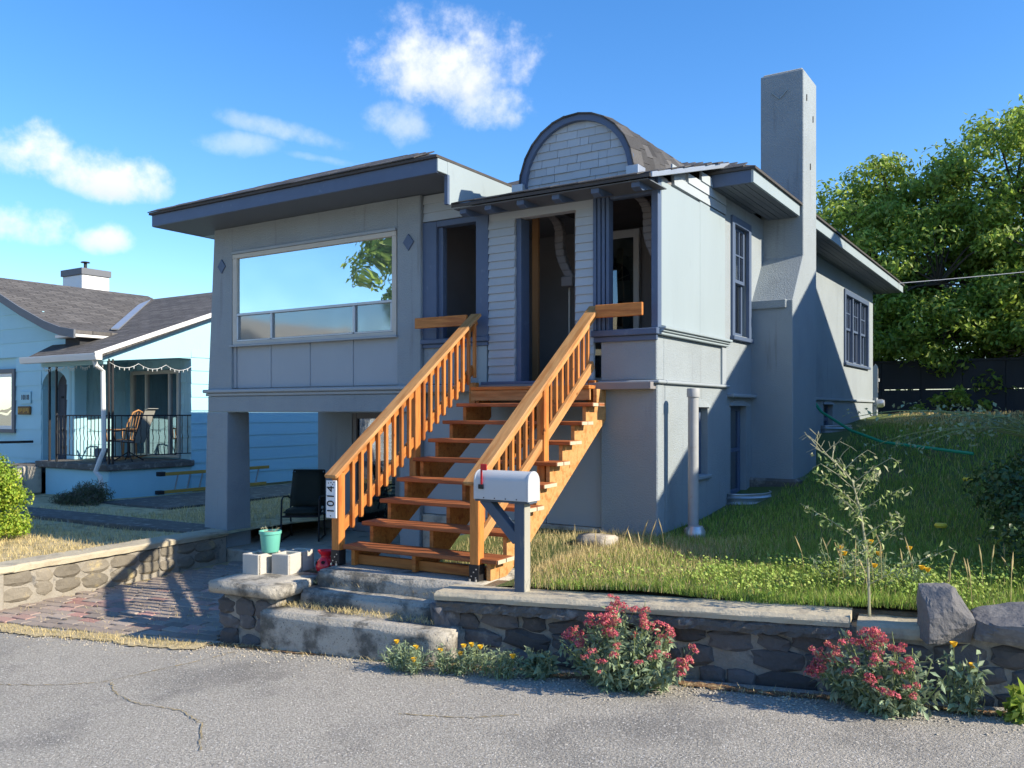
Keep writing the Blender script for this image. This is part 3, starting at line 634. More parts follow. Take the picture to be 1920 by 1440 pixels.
well(10.3, 11.22, .50, .79, .40); well(15.2, 16.3, 1.28, 1.56, .38)
# --- chimney
X0, X1 = -3.52, -2.94
mb = MB().prism([(11.3, .4), (12.56, .4), (12.56, 6.45), (11.84, 6.45), (11.84, 3.92), (11.32, 3.27), (11.3, 3.27)], X0, X1, 'x')
ch = mb.build('chimney', 'stucco', H, .018)
P('shoulder_lip', 'stucco', X0, X1-.08, 11.265, 11.33, 3.16, 3.28, bevel=.012, parent=ch)
MB().box(X0+.03, X1-.02, 11.86, 12.54, 6.449, 6.475).build('cap', 'concrete_pale', ch, .01)
for q in ((0, 0),): 
    c = Vector((-3.26, 11.84, 6.2))
    for (a, b) in (((-.1, 0), (0, -.1)), ((0, -.1), (.1, 0))): stick('diamond_scratch', 'panel', ch, (c.x+a[0], 11.832, c.z+a[1]), (c.x+b[0], 11.832, c.z+b[1]), .012, .014, 0, up=(0, 1, 0))
for (y, z) in ((12.0, 6.15), (12.35, 5.95), (12.2, 5.25)): P('wall_tie', 'black_metal', X1, X1+.012, y-.008, y+.008, z-.09, z, parent=ch)
P('footing', 'concrete_dark', -3.55, -2.86, 11.22, 12.64, .3, .93, bevel=.03, parent=ch)
# --- roofs
def hip(name, x0, x1, y0, y1, ze, p, gable_back=False):
    hw = (x1-x0)/2; xm = (x0+x1)/2; zr = ze + hw*p; ya = y0+hw; yb = y1 if gable_back else y1-hw
    V = [(x0, y0, ze), (x1, y0, ze), (x1, y1, ze), (x0, y1, ze), (xm, ya, zr), (xm, yb, zr), (x0, y0, ze-.03), (x1, y0, ze-.03), (x1, y1, ze-.03), (x0, y1, ze-.03)]
    F = [(0, 1, 4), (1, 2, 5, 4), (2, 3, 5), (3, 0, 4, 5), (7, 6, 9, 8), (6, 7, 1, 0), (7, 8, 2, 1), (8, 9, 3, 2), (9, 6, 0, 3)]
    return MB().add(V, F).build(name, 'roof_base', H)
EX = -2.98
main_roof = hip('roof', -10.95, EX+.03, 9.72, 20.75, 4.63, .42); bay_roof = hip('roof', -10.93, -5.76, 7.41, 13.2, 4.632, .41, True)
shed = MB().prism([(7.70, 4.10), (7.70, 4.135), (10.2, 4.135+.28*2.5), (10.2, 4.10+.28*2.5)], -5.775, -3.37, 'x').build('roof', 'roof_base', H)
P('fascia', 'trim_blue', -10.9, -5.78, 7.44, 7.47, 4.44, 4.60); P('fascia', 'trim_blue', -10.92, -10.89, 7.471, 20.7, 4.44, 4.60)
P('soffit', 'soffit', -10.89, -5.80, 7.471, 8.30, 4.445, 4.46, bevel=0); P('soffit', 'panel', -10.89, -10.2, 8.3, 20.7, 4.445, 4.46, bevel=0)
P('fascia_return', 'panel', -5.80, -5.765, 7.441, 7.62, 4.455, 4.60)
MB().prism([(7.62, 4.60), (9.75, 4.60), (9.3, 4.5), (7.62, 4.12)], -5.79, -5.765, 'x').build('cheek_panel', 'panel', H)
P('corner_board', 'trim_blue', -5.80, -5.75, 7.60, 7.64, 4.12, 4.45)
for x in (-5.66, -5.32, -4.9, -4.46, -4.0, -3.55): MB().prism([(7.76, 4.035), (7.76, 4.10), (8.3, 4.25), (8.3, 4.13), (7.84, 4.01)], x-.045, x+.045, 'x').build('rafter_tail', 'trim_blue', H, .004)
P('roof_sheathing', 'soffit', -5.76, -3.40, 7.73, 8.2, 4.085, 4.095, bevel=0)
o = MB().prism([(7.72, 4.095), (7.72, 4.15), (10.0, 4.15+.28*2.28), (10.0, 4.095+.28*2.28)], -3.372, -3.345, 'x').build('rake_flashing', 'metal_flash', H, .004)
mb = MB().box(EX-.03, EX, 9.75, 11.80, 4.45, 4.60).box(EX-.03, EX, 12.6, 20.72, 4.45, 4.60); mb.build('fascia', 'panel', H)
P('fascia', 'trim_blue', -3.6, EX-.031, 9.75, 9.78, 4.45, 4.60); P('fascia', 'trim_blue', -10.9, EX-.031, 20.69, 20.72, 4.45, 4.60)
for k in range(6):
    a = -3.50 + k*.082
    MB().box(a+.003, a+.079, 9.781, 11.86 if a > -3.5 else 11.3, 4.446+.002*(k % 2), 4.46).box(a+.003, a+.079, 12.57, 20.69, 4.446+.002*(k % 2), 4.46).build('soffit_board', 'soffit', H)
# shingle courses: individual tabs on the slopes that can be seen, sharing one mesh
tab = MB().box(-.16, .16, -.015, .17, -.004, .010).mesh('shingle', 'roof_shingle', .003)
def course(parent, x0, x1, y, z, pitch, off, xclip=None):
    th = math.atan(pitch); x = x0 + off
    while x < x1:
        if xclip is None or xclip[0] < x < xclip[1]:
            m = Matrix.Translation((x, y, z + random.uniform(.001, .008))) @ Matrix.Rotation(th + .05, 4, 'X') @ Matrix.Rotation(random.uniform(-.02, .02), 4, 'Z')
            link('shingle', tab, parent, m)
        x += .325
for k in range(11):
    s = k*.14*math.cos(math.atan(.41)); course(bay_roof, -10.9+s+.1, -6.0-s, 7.41+s, 4.632+s*.41+.006, .41, .16*(k % 2)+random.uniform(0, .05))
for k in range(12):
    s = k*.165; course(shed, -5.62, -3.45, 7.70+s, 4.137+s*.28+.004, .28, .16*(k % 2)+random.uniform(0, .05))
for k in range(9):
    s = k*.15; course(main_roof, -5.2, EX-s-.1, 9.74+s, 4.637+s*.42+.006, .42, .16*(k % 2))
# --- arched dormer
DX, DZ, RO = -4.405, 4.30, .70
def arc(r, n, a0=0., a1=math.pi): return [(DX + r*math.cos(t), DZ + r*1.02*math.sin(t)) for t in np.linspace(a0, a1, n)]
dm = MB().prism(arc(RO-.02, 25) + [(DX-RO+.02, DZ-.1), (DX+RO-.02, DZ-.1)], 8.16, 10.9).build('dormer', 'roof_base', H)
n = 28; o_, i_ = arc(RO+.005, n), arc(RO-.075, n); mb = MB()
for k in range(n-1): mb.hexa([(i_[k][0], 8.08, i_[k][1]), (o_[k][0], 8.08, o_[k][1]), (o_[k][0], 8.18, o_[k][1]), (i_[k][0], 8.18, i_[k][1]), (i_[k+1][0], 8.08, i_[k+1][1]), (o_[k+1][0], 8.08, o_[k+1][1]), (o_[k+1][0], 8.18, o_[k+1][1]), (i_[k+1][0], 8.18, i_[k+1][1])])
mb.build('arch_trim', 'trim_blue', dm)
rows = 8; hh = .70/rows
for r_ in range(rows):
    z = DZ - .06 + r_*hh; x = DX - RO
    while x < DX + RO:
        w = random.choice((.10, .16, .22, .26)); xa, xb = x+.002, x+w-.002
        def hw(zz): return math.sqrt(max(0, (RO-.06)**2 - (max(0, zz-DZ)/1.02)**2))
        la, lb = hw(z), hw(z+hh); pts = [(max(xa, DX-la), z), (min(xb, DX+la), z), (min(max(xb, DX-lb), DX+lb), z+hh), (max(min(xa, DX+lb), DX-lb), z+hh)]
        if pts[1][0]-pts[0][0] > .02 and z < DZ+.66:
            p = pts; yy = 8.125 + random.uniform(-.003, .003)
            MB().hexa([(p[0][0], yy, p[0][1]), (p[1][0], yy, p[1][1]), (p[1][0], 8.165, p[1][1]), (p[0][0], 8.165, p[0][1]), (p[3][0], yy+.014, p[3][1]+.004), (p[2][0], yy+.014, p[2][1]+.004), (p[2][0], 8.165, p[2][1]), (p[3][0], 8.165, p[3][1])]).build('shake', 'shake', dm)
        x += w
tab2 = MB().box(-.085, .085, -.01, .20, -.004, .014).mesh('shingle', 'roof_shingle', .003)
for j in range(11):
    for a in np.arange(-.02 + .085*(j % 2), math.pi*.98, .235):
        if a > 2.6 and j > 3: continue
        nx, nz = math.cos(a), math.sin(a); pos = Vector((DX + (RO-.015)*nx, 8.07 + j*.165, DZ + (RO-.015)*1.02*nz))
        xax = Vector((-nz, 0, nx)); yax = Vector((0, 1, 0)); zax = Vector((nx, 0, nz))
        zax = (zax - .13*yax).normalized(); yax = zax.cross(xax).normalized()*1.
        if yax.y < 0: xax = -xax; yax = zax.cross(xax).normalized()
        link('shingle', tab2, dm, Matrix.Translation(pos + zax*random.uniform(0, .006)) @ Matrix((xax, yax, zax)).transposed().to_4x4())
for s in (-1, 1): P('flashing_block', 'metal_flash', DX+s*.70-.07, DX+s*.70+.07, 8.02, 8.2, 4.20, 4.34, parent=dm)
# --- pipe, meter, cable on the side wall
MB().lathe([(.054, .42), (.054, 1.96), (.066, 1.96), (.066, 2.04), (.06, 2.05), (.0, 2.05)], 16, (-3.2, 8.42, 0)).build('vent_pipe', 'pipe_grey', H, smooth=True)
MB().lathe([(.0, -.10), (.07, -.09), (.10, -.03), (.10, .03), (.07, .09), (.0, .10)], 16, (-3.12, 8.28, .56)).build('cleanout', 'galvanised', H, smooth=True)
MB().box(-3.27, -3.13, 8.33, 8.5, .5, .62).build('pipe_collar', 'pipe_grey', H, .02)
mb = MB().lathe([(0, 0), (.09, 0), (.09, .10), (.07, .14), (0, .15)], 16); mb.v = [(-3.40 + v[2], 20.06 + v[0], 1.98 + v[1]) for v in mb.v]; mb.build('electric_meter', 'galvanised', H, smooth=True)
P('meter_box', 'trim_grey', -3.48, -3.40, 19.98, 20.12, 1.7, 2.1)
# ------------------------------------------------------------------ timber staircase (local: x right, y into the house, z up from the landing slab)
ST = empty('wooden_staircase', (-4.80, 5.72, .42), 'orange-stained timber staircase with open treads and handrails up to the porch', 'staircase', R(3))
RISE, RUN, SLP = .185, .265, .69
for k in range(1, 9):
    y = (k-1)*RUN; z = k*RISE
    for d in (0., .137):
        s = stick('tread', 'tread_wood', ST, (-.68, y+.045+d, z-.019), (.96+random.uniform(-.01, .01), y+.045+d, z-.019), .132, .038, .006)
        bx('end_grain', 'lumber_end', s, .819, .824, -.062, .062, -.016, .016, 0)
for d in (0, .14, .28): stick('deck_board', 'lumber', ST, (-.66, 2.16+d, 9*RISE-.019), (.80, 2.16+d, 9*RISE-.019), .134, .038)
bx('riser_board', 'lumber_pale', ST, -.66, .80, 2.11, 2.135, 8*RISE+.03, 9*RISE-.04)
stick('kick_plate', 'lumber', ST, (-.66, .10, .05), (.80, .10, .05), .04, .09)
def stringer(x0, x1):
    pts = []
    for k in range(9):
        pts += [(k*RUN+.03, k*RISE-.0 if k else .0), (k*RUN+.03, (k+1)*RISE-.04)]
    top = (8*RUN+.30, 9*RISE-.04); pts += [top, (top[0], 9*RISE-.34)]
    lo = [(.36, .0)]
    poly = pts + lo
    # triangulate as columns: each step is a quad strip down to the straight soffit line
    mb = MB()
    for k in range(9):
        ya, yb = k*RUN+.03, (k+1)*RUN+.03 if k < 8 else top[0]
        zt = (k+1)*RISE-.04
        f = lambda y: max(0., (y-.36)*(9*RISE-.34)/(top[0]-.36))
        mb.hexa([(x0, ya, f(ya)), (x1, ya, f(ya)), (x1, yb, f(yb)), (x0, yb, f(yb)), (x0, ya, zt), (x1, ya, zt), (x1, yb, zt), (x0, yb, zt)])
    return mb.build('stringer', 'lumber_pale' if x0 > .7 else 'lumber', ST)
for x in (-.60, .08, .84): stringer(x-.019, x+.019)
def rail_z(y): return .84 + SLP*(y+.05)
for sx in (-1, 1):
    x = sx*.745; inn = -sx
    # newel
    stick('newel_post', 'lumber', ST, (x, 0, .13), (x, 0, rail_z(0)-.04), .089, .089, .006, up=(0, 1, 0))
    nb = bx('post_base', 'black_metal', ST, x-.048, x+.048, -.048, .048, 0, .135, .003)
    for (a, b) in ((-.022, .04), (.02, .03), (0, .075), (.024, .1)): MB().lathe([(0, 0), (.006, 0), (.006, .004), (0, .004)], 8).build('screw', 'bolt', nb).matrix_basis = Matrix.Translation((x+a, -.049, b)) @ Matrix.Rotation(R(90), 4, 'X')
    for b in (-.03, .03): MB().lathe([(0, 0), (.009, 0), (.009, .02), (0, .02)], 6, (x+b, -.062, 0)).build('anchor_bolt', 'bolt', nb)
    y1 = 2.36
    stick('handrail', 'lumber_pale', ST, (x, -.11, rail_z(-.11)+.0), (x, y1, rail_z(y1)), .14, .038, .009)
    stick('top_rail', 'lumber_pale' if sx > 0 else 'lumber', ST, (x, .045, rail_z(.045)-.066), (x, y1-.01, rail_z(y1-.01)-.066), .038, .085, .004)
    zb = lambda y: .30 + SLP*y
    stick('bottom_rail', 'lumber_pale' if sx > 0 else 'lumber', ST, (x, .046, zb(.046)), (x, y1-.06, zb(y1-.06)), .038, .088, .004)
    # mid post and top post
    stick('post', 'lumber', ST, (x-.002*sx, 1.17, .62 if sx < 0 else .42), (x-.002*sx, 1.17, rail_z(1.17)-.03), .086, .089, .006, up=(0, 1, 0))
    stick('post', 'lumber', ST, (x, 2.31, 1.25), (x, 2.31, 1.72), .089, .089, .006, up=(0, 1, 0))
    for b in (.5, .62): MB().lathe([(0, 0), (.012, 0), (.012, .012), (0, .014)], 8).build('bolt', 'bolt', ST).matrix_basis = Matrix.Translation((x+.043, 1.17, b)) @ Matrix.Rotation(R(90), 4, 'Y')
    ys = [.15+.124*i for i in range(18)]
    for y in ys:
        if abs(y-1.17) < .05: continue
        stick('baluster', 'lumber', ST, (x+inn*.0385, y, zb(y)-.085), (x+inn*.0385, y, rail_z(y)-.035), .036, .036, .004, up=(0, 1, 0))
stick('cross_board', 'lumber', ST, (-1.58, 2.32, 2.44), (-.83, 2.29, 2.44), .038, .125, .005, up=(0, 0, 1))
stick('cross_board', 'lumber', ST, (.80, 2.26, 2.44), (1.33, 2.24, 2.44), .038, .135, .005, up=(0, 0, 1))
# house number plaque on the left newel
NP = empty('house_number_plaque', (-5.545, 5.60, 1.02), 'white vertical plaque reading 1014 on the left stair post', 'sign', R(3))
bx('plate', 'plaque_white', NP, -.06, .06, -.012, .004, -.17, .17, .004)
t = link('lettering', text_mesh('1014', .118, 'ink', .002, 1.12), NP, Matrix.Translation((.0, -.0145, -.005)) @ Matrix.Rotation(R(90), 4, 'X') @ Matrix.Rotation(R(90), 4, 'Z'))
for (a, b) in ((-.03, .145), (.02, .135), (.035, .155), (.0, .15), (-.005, -.15)): MB().lathe([(0, 0), (.006, 0), (.006, .002), (0, .002)], 7).build('speck', 'ink', NP).matrix_basis = Matrix.Translation((a, -.0125, b)) @ Matrix.Rotation(R(90), 4, 'X')
# ------------------------------------------------------------------ concrete entrance steps
CS = empty('concrete_steps', (-4.9, 5.2, -.15), 'weathered concrete steps from the road up to the timber staircase', 'steps', R(7.3))
def rough_block(name, mat, parent, x0, x1, y0, y1, z0, z1, amp=.012, bev=.025, seg=.22, world=False):
    mb = MB(); nx = max(1, int((x1-x0)/seg)); ny = max(1, int((y1-y0)/seg)); nz = max(1, int((z1-z0)/seg))
    bm_ = bmesh.new(); bmesh.ops.create_cube(bm_, size=1)
    for v in bm_.verts: v.co = Vector(((v.co.x+.5)*(x1-x0)+x0, (v.co.y+.5)*(y1-y0)+y0, (v.co.z+.5)*(z1-z0)+z0))
    bmesh.ops.bevel(bm_, geom=bm_.edges[:], offset=bev, segments=2, affect='EDGES')
    bmesh.ops.subdivide_edges(bm_, edges=[e for e in bm_.edges if e.calc_length() > seg], cuts=max(nx, 3), use_grid_fill=True)
    rr = random.Random(int(abs(x0*131+y0*77+z1*31)*100))
    for v in bm_.verts: v.co += Vector((rr.uniform(-amp, amp), rr.uniform(-amp, amp), rr.uniform(-amp, amp)*.7))
    for f in bm_.faces: f.smooth = True
    me = bpy.data.meshes.new(name); bm_.to_mesh(me); bm_.free(); me.materials.append(MAT[mat]); return link(name, me, parent)
rough_block('step', 'concrete_old', CS, -.80, 1.02, -.23, .55, -.15, .295, .004, .018)
rough_block('step', 'concrete_old', CS, -.66, .80, .10, .62, .0, .42, .008, .03)
rough_block('landing_slab', 'concrete_old', CS, -.60, 1.05, .27, 1.10, .1, .568, .004, .02)
# planter block left of the steps: stone pier with cap, ledge behind it
PL = empty('stone_gate_pier', (-5.95, 5.15, -.2), 'low stone pier with a concrete cap left of the entrance steps', 'pier', R(7.3))
rough_block('core', 'mortar', PL, -.30, .30, -.17, .35, -.1, .43, .014, .03, .15)
rough_block('cap', 'concrete_old', PL, -.37, .40, -.27, .42, .43, .535, .003, .01)
rough_block('ledge', 'mortar', PL, -.30, .36, .36, 1.35, -.1, .46, .015, .04, .2)
rough_block('ledge_cap', 'concrete', PL, -.33, .05, .43, 1.1, .461, .52, .006, .02)
stone_meshes = []
def stone_mesh(mat, k):
    rr = random.Random(k*17+3); bm_ = bmesh.new(); bmesh.ops.create_icosphere(bm_, subdivisions=2, radius=.5)
    for v in bm_.verts:
        c = v.co; m = max(abs(c.x), abs(c.y), abs(c.z)); c *= (.30 + .70*(.5/m)); c += Vector([rr.uniform(-.07, .07) for _ in range(3)])
    me = bpy.data.meshes.new('stone'); bm_.to_mesh(me); bm_.free(); me.materials.append(MAT[mat]); return me
SM = {m: [stone_mesh(m, k) for k in range(7)] for m in ('stone', 'stone_pale')}
def stones(parent, x0, x1, y, z0, z1, rows, wr, mat, depth=.10, axis='x', seed=1, top=None):
    rr = random.Random(seed); hh = (z1-z0)/rows
    for j in range(rows):
        x = x0 + rr.uniform(-.06, .0)
        while x < x1-.04:
            w = min(rr.uniform(*wr), x1-x+.05); h = hh*rr.uniform(.85, 1.25)
            zc = z0+(j+.5)*hh + rr.uniform(-.02, .02)
            if rr.random() > .06:
                sc = Matrix.Diagonal((w*.96, depth*rr.uniform(.8, 1.3), h*.95, 1)); loc = (x+w/2, y, zc) if axis == 'x' else (y, x+w/2, zc)
                rot = Matrix.Rotation(R(90) if axis == 'y' else 0, 4, 'Z') @ Matrix.Rotation(rr.uniform(-.18, .18), 4, 'Y')
                link('stone', rr.choice(SM[mat]), parent, Matrix.Translation(loc) @ rot @ sc)
            x += w
stones(PL, -.30, .30, -.165, -.05, .40, 3, (.16, .26), 'stone', .07, 'x', 5); stones(PL, -.15, .33, -.30, -.05, .38, 2, (.2, .3), 'stone', .06, 'y', 6)
# things on the pier
CB = []
for i, (x, y, w, lab) in enumerate(((-6.22, 5.42, .19, 'pale concrete block under the teal pot, nearer the driveway'), (-6.0, 5.56, .19, 'pale concrete block beside the red vase, behind the pot'))):
    b = empty('concrete_block', (x, y, .325), lab, 'concrete block', R(7+3*i), 'concrete blocks on the stone pier')
    for (c, d) in ((-.195, -.16), (-.02, .02), (.16, .195)): bx('web', 'concrete_pale', b, -w/2, w/2, c, d, 0, .19, .006)
    for s in (-1, 1): bx('face_shell', 'concrete_pale', b, s*w/2-(.032 if s > 0 else 0), s*w/2+(.032 if s < 0 else 0), -.194, .194, .0, .188, .006)
pot = empty('flower_pot', (-6.15, 5.42, .517), 'teal plastic flower pot on the pale concrete block', 'pot')
MB().lathe([(0, 0), (.072, 0), (.078, .01), (.094, .165), (.102, .168), (.102, .195), (.094, .195), (.090, .172), (0, .17)], 28).build('pot_body', 'teal_pot', pot, smooth=True)
MB().lathe([(0, .171), (.088, .176), (.05, .185), (0, .188)], 14).build('soil', 'pot_soil', pot)
mb = MB()
for k in range(9):
    a = k*.7; mb.tube([(.05*math.cos(a), .05*math.sin(a), .17), (.07*math.cos(a), .07*math.sin(a), .21+.012*(k % 4)), (.09*math.cos(a+.3), .09*math.sin(a+.3), .215)], .0018, 4)
mb.build('dry_stems', 'weed_stem', pot)
vz = empty('red_vase', (-5.74, 5.72, .31), 'glossy red ceramic vase with round holes beside the stair post', 'vase')
MB().lathe([(0, 0), (.06, 0), (.085, .03), (.095, .07), (.08, .12), (.045, .155), (.045, .17), (.075, .205), (.078, .215), (.066, .212), (.036, .17), (0, .165)], 26).build('vase_body', 'red_glaze', vz, smooth=True)
for (a, z) in ((-2.2, .10), (-1.1, .115), (-.4, .07)):
    MB().lathe([(0, 0), (.017, 0), (.015, .012), (0, .014)], 12).build('hole', 'dark_hole', vz).matrix_basis = Matrix.Translation((.083*math.cos(a), .083*math.sin(a), z)) @ Matrix.Rotation(a, 4, 'Z') @ Matrix.Rotation(R(80), 4, 'Y')
# ------------------------------------------------------------------ retaining wall on the right
RW = empty('retaining_wall', (-4.05, 5.29, -.1), 'low basalt retaining wall with a mossy concrete cap beside the road', 'wall', R(7.5))
def slope_block(name, mat, parent, x0, x1, y0, y1, z0, z1, sl, amp, seed, nseg=30):
    rr = random.Random(seed); mb = MB(); prof = [(y0, z0), (y0-.005, z0+.03), (y0, z1-.02), (y0+.025, z1), (y1, z1), (y1, z0)]
    vs = []; m = len(prof)
    for i in range(nseg+1):
        x = x0+(x1-x0)*i/nseg
        for (y, z) in prof: vs.append((x, y+rr.uniform(-amp, amp), z + sl*(x) + rr.uniform(-amp, amp)*.6))
    fs = [(i*m+k, i*m+(k+1) % m, (i+1)*m+(k+1) % m, (i+1)*m+k) for i in range(nseg) for k in range(m)] + [tuple(range(m))[::-1], tuple(range(nseg*m, nseg*m+m))]
    return mb.add(vs, fs).build(name, mat, parent)
slope_block('core', 'mortar', RW, .02, 4.6, .07, .32, -.1, .43, .036, .014, 3)
slope_block('cap', 'moss_cap', RW, -.06, 2.95, -.03, .30, .452, .512, .036, .0035, 4, 36)
slope_block('backfill', 'soil', RW, -.02, 4.7, .285, .60, .1, .502, .036, .004, 8, 40)
slope_block('cap', 'moss_cap', RW, 2.99, 3.62, .02, .30, .39, .475, .036, .004, 5, 8)
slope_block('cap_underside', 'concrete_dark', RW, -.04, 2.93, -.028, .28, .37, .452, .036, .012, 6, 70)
rr = random.Random(9)
for xx in range(2):
    pass
stones(RW, .0, 4.6, .078, -.02, .37, 3, (.14, .42), 'stone', .075, 'x', 21)
for o in RW.children:
    if o.name.startswith('stone'): o.matrix_basis = Matrix.Translation((0, 0, .036*o.matrix_basis.translation.x)) @ o.matrix_basis
rough_block('end_stone', 'stone', RW, -.12, .12, -.02, .30, .0, .44, .025, .05, .12)
def boulder(name, loc, dims, lab, seed, rz):
    bm_ = bmesh.new(); bmesh.ops.create_cube(bm_, size=1); rr = random.Random(seed)
    bmesh.ops.subdivide_edges(bm_, edges=bm_.edges[:], cuts=9, use_grid_fill=True)
    pl = [(Vector((rr.uniform(-1, 1), rr.uniform(-1, 1), rr.uniform(-.6, 1))).normalized(), rr.uniform(.40, .56)) for _ in range(9)]
    for v in bm_.verts:
        c = v.co.copy()
        for n_, d_ in pl:
            e = c.dot(n_)-d_
            if e > 0: c -= n_*e
        nz_ = noise.fractal(c*2.2 + Vector((seed, 0, 0)), .9, 2., 5)*.022 + noise.noise(c*9)*.008; c *= 1 + nz_*2
        v.co = Vector((c.x*dims[0], c.y*dims[1], (c.z+.5)*dims[2]))
    me = bpy.data.meshes.new(name); bm_.to_mesh(me); bm_.free(); me.materials.append(MAT['rock'])
    o = link(name, me); o.location = loc; o.rotation_euler = (0, 0, rz); return tag(o, lab, 'rock', 'boulders at the wall end')
boulder('boulder', (-.60, 5.76, .43), (.27, .25, .33), 'upright grey basalt boulder standing on the wall end', 3, .5)
boulder('boulder', (.0, 5.95, .46), (.95, .45, .20), 'flat grey basalt slab lying at the right end of the wall', 8, .18)
tag(rough_block('vent_block', 'concrete', None, -4.02, -3.66, 7.38, 7.62, .46, .60, .006, .02), 'concrete block cover lying in the grass below the board wall', 'concrete block')
# ------------------------------------------------------------------ mailbox
MX = empty('mailbox', (-3.49, 5.56, .42), 'white rural mailbox with a red flag on a dark blue wooden post', 'mailbox', R(1))
bx('post', 'post_blue', MX, -.045, .0435, -.045, .045, -.1, .70, .005); bx('post_face', 'post_weathered', MX, .0437, .047, -.043, .043, -.1, .69, .001)
stick('brace', 'post_blue', MX, (-.03, 0, .40), (-.34, 0, .71), .085, .08, .004)
bx('platform', 'post_blue', MX, -.40, .10, -.06, .06, .69, .708, .003)
def boxprof(hw, h, n=12): return [(-hw, 0), (hw, 0), (hw, h-hw)] + [(hw*math.cos(t), h-hw+hw*math.sin(t)) for t in np.linspace(0, math.pi, n)[1:-1]] + [(-hw, h-hw)]
q = MB().prism([(a, b+.709) for a, b in boxprof(.083, .225)], -.385, .09, 'x').build('box', 'mailbox_paint', MX, .002, True)
q = MB().prism([(a, b+.706) for a, b in boxprof(.088, .232)], .088, .108, 'x').build('door', 'mailbox_paint', MX, .004, True)
MB().prism([(a, b+.706) for a, b in boxprof(.086, .230)], -.395, -.380, 'x').build('back_rim', 'mailbox_paint', MX, .003, True)
bx('flag_pivot', 'black_metal', MX, -.345, -.30, -.098, -.083, .79, .825, .003); f_ = bx('flag_arm', 'red_plastic', MX, -.325, -.308, -.094, -.088, .80, .965, .001)
bx('flag', 'red_plastic', MX, -.325, -.265, -.0945, -.0875, .935, .985, .004)
for k in range(4): MB().lathe([(0, 0), (.005, 0), (.005, .003), (0, .003)], 7).build('rivet', 'black_metal', MX).matrix_basis = Matrix.Translation((-.3+k*.1, -.0835, .722)) @ Matrix.Rotation(R(90), 4, 'X')
# ------------------------------------------------------------------ patio chair under the house
PC = empty('patio_chair', (-9.75, 9.25, -.14), 'dark metal patio armchair with green cushion under the house', 'chair', R(35))
for s in (-1, 1):
    MB().tube([(s*.28, -.30, 0), (s*.28, -.27, .40), (s*.28, -.24, .62), (s*.28, -.15, .66), (s*.28, .18, .64), (s*.27, .26, .60)], .014, 8).build('arm', 'black_metal', PC, smooth=True)
    MB().tube([(s*.26, .34, 0), (s*.26, .26, .38), (s*.26, .30, .60), (s*.24, .42, 1.02)], .014, 8).build('leg', 'black_metal', PC, smooth=True)
    MB().tube([(s*.28, -.30, .02), (s*.27, .34, .02)], .012, 6).build('sled', 'black_metal', PC, smooth=True)
MB().tube([(-.24, .42, 1.02), (.24, .42, 1.02)], .014, 8).build('back_rail', 'black_metal', PC, smooth=True)
bx('seat_frame', 'black_metal', PC, -.27, .27, -.27, .28, .355, .385, .01)
rough_block('seat_cushion', 'cushion_green', PC, -.26, .26, -.29, .25, .385, .47, .006, .035, .1)
o = rough_block('back_cushion', 'cushion_green', PC, -.25, .25, -.04, .04, 0, .60, .006, .035, .1); o.matrix_basis = Matrix.Translation((0, .25, .44)) @ Matrix.Rotation(R(-14), 4, 'X')
# garden hose from the house wall across the lawn, yellow toys
hp = [(-3.40, 14.2, 2.02), (-3.2, 14.0, 1.80), (-2.7, 13.7, 1.52), (-2.2, 13.4, 1.36), (-1.6, 13.2, 1.30), (-1.0, 13.0, 1.24)]
tag(MB().tube([p for p in hp], .022, 8).build('garden_hose', 'hose_green', None, smooth=True), 'green garden hose stretched from the house wall to the lawn', 'hose')
for (x, y, l) in ((-.95, 11.6, 'small yellow toy lying in the grass below the hose end'), (-.98, 9.15, 'small yellow toy lying in the shaded lawn, nearer the road')):
    z = float(lawn_z(np.array(x), np.array(y))); o = MB().lathe([(0, 0), (.05, .0), (.06, .02), (.05, .04), (0, .045)], 12).build('yellow_toy', 'yellow_toy', None, smooth=True); o.location = (x, y, z+.06); tag(o, l, 'toy', 'yellow toys on the lawn')
# ------------------------------------------------------------------ light blue neighbouring house on the left
N = wempty('neighbour_house', (-18, 10.5, 0), 'light blue shingled house with a covered corner porch on the left', 'house')
def Q(name, mat, *b, bevel=.004, parent=None): return bx(name, mat, parent or N, *b, bevel=bevel)
NX = -15.9
def courses(x0, x1, z0, z1, h, y, mat='sky_blue_paint', cut=None):
    z = z0
    while z < z1-.02:
        zz = min(z+h, z1)
        for (a, b) in (cut(z, zz) if cut else [(x0, x1)]):
            MB().hexa([(a, y-.022, z), (b, y-.022, z), (b, y+.04, z), (a, y+.04, z), (a, y-.006, zz+.004), (b, y-.006, zz+.004), (b, y+.04, zz+.004), (a, y+.04, zz+.004)]).build('siding_board', mat, N)
        z = zz
# wing front wall (y 10.5) with window and arched door
def wing_cut(z, zz):
    top = 5.0-.37*0; xr = -18.2 if zz < 3.42 else max(-26, -22 + (5.02-zz)/.37); xl = -26
    segs = [(xl, xr)]
    for (a, b, c, d) in ((-22.6, -20.55, 1.30, 2.80), (-19.47, -18.42, .6, 2.72)):
        out = []
        for (p, q) in segs:
            if zz > c+.05 and z < d-.05:
                if p < a: out.append((p, min(q, a)))
                if q > b: out.append((max(p, b), q))
            else: out.append((p, q))
        segs = out
    return [s for s in segs if s[1]-s[0] > .03]
courses(-26, -18.2, .05, 4.9, .335, 10.5, cut=wing_cut)
holed('wall', 'sky_blue_paint', 'y', 10.55, 10.7, -26, -18.2, 0, 3.5, [(-22.6, -20.55, 1.30, 2.80), (-19.45, -18.44, .6, 2.7)], N)
MB().prism([(-26, 3.5), (-18.2, 3.5), (-18.0, 3.45), (-22, 4.98), (-26, 3.5)], 10.56, 10.7).build('gable', 'sky_blue_paint', N)
w = Q('window', 'grey_trim', -20.66, -20.55, 10.44, 10.6, 1.30, 2.80)
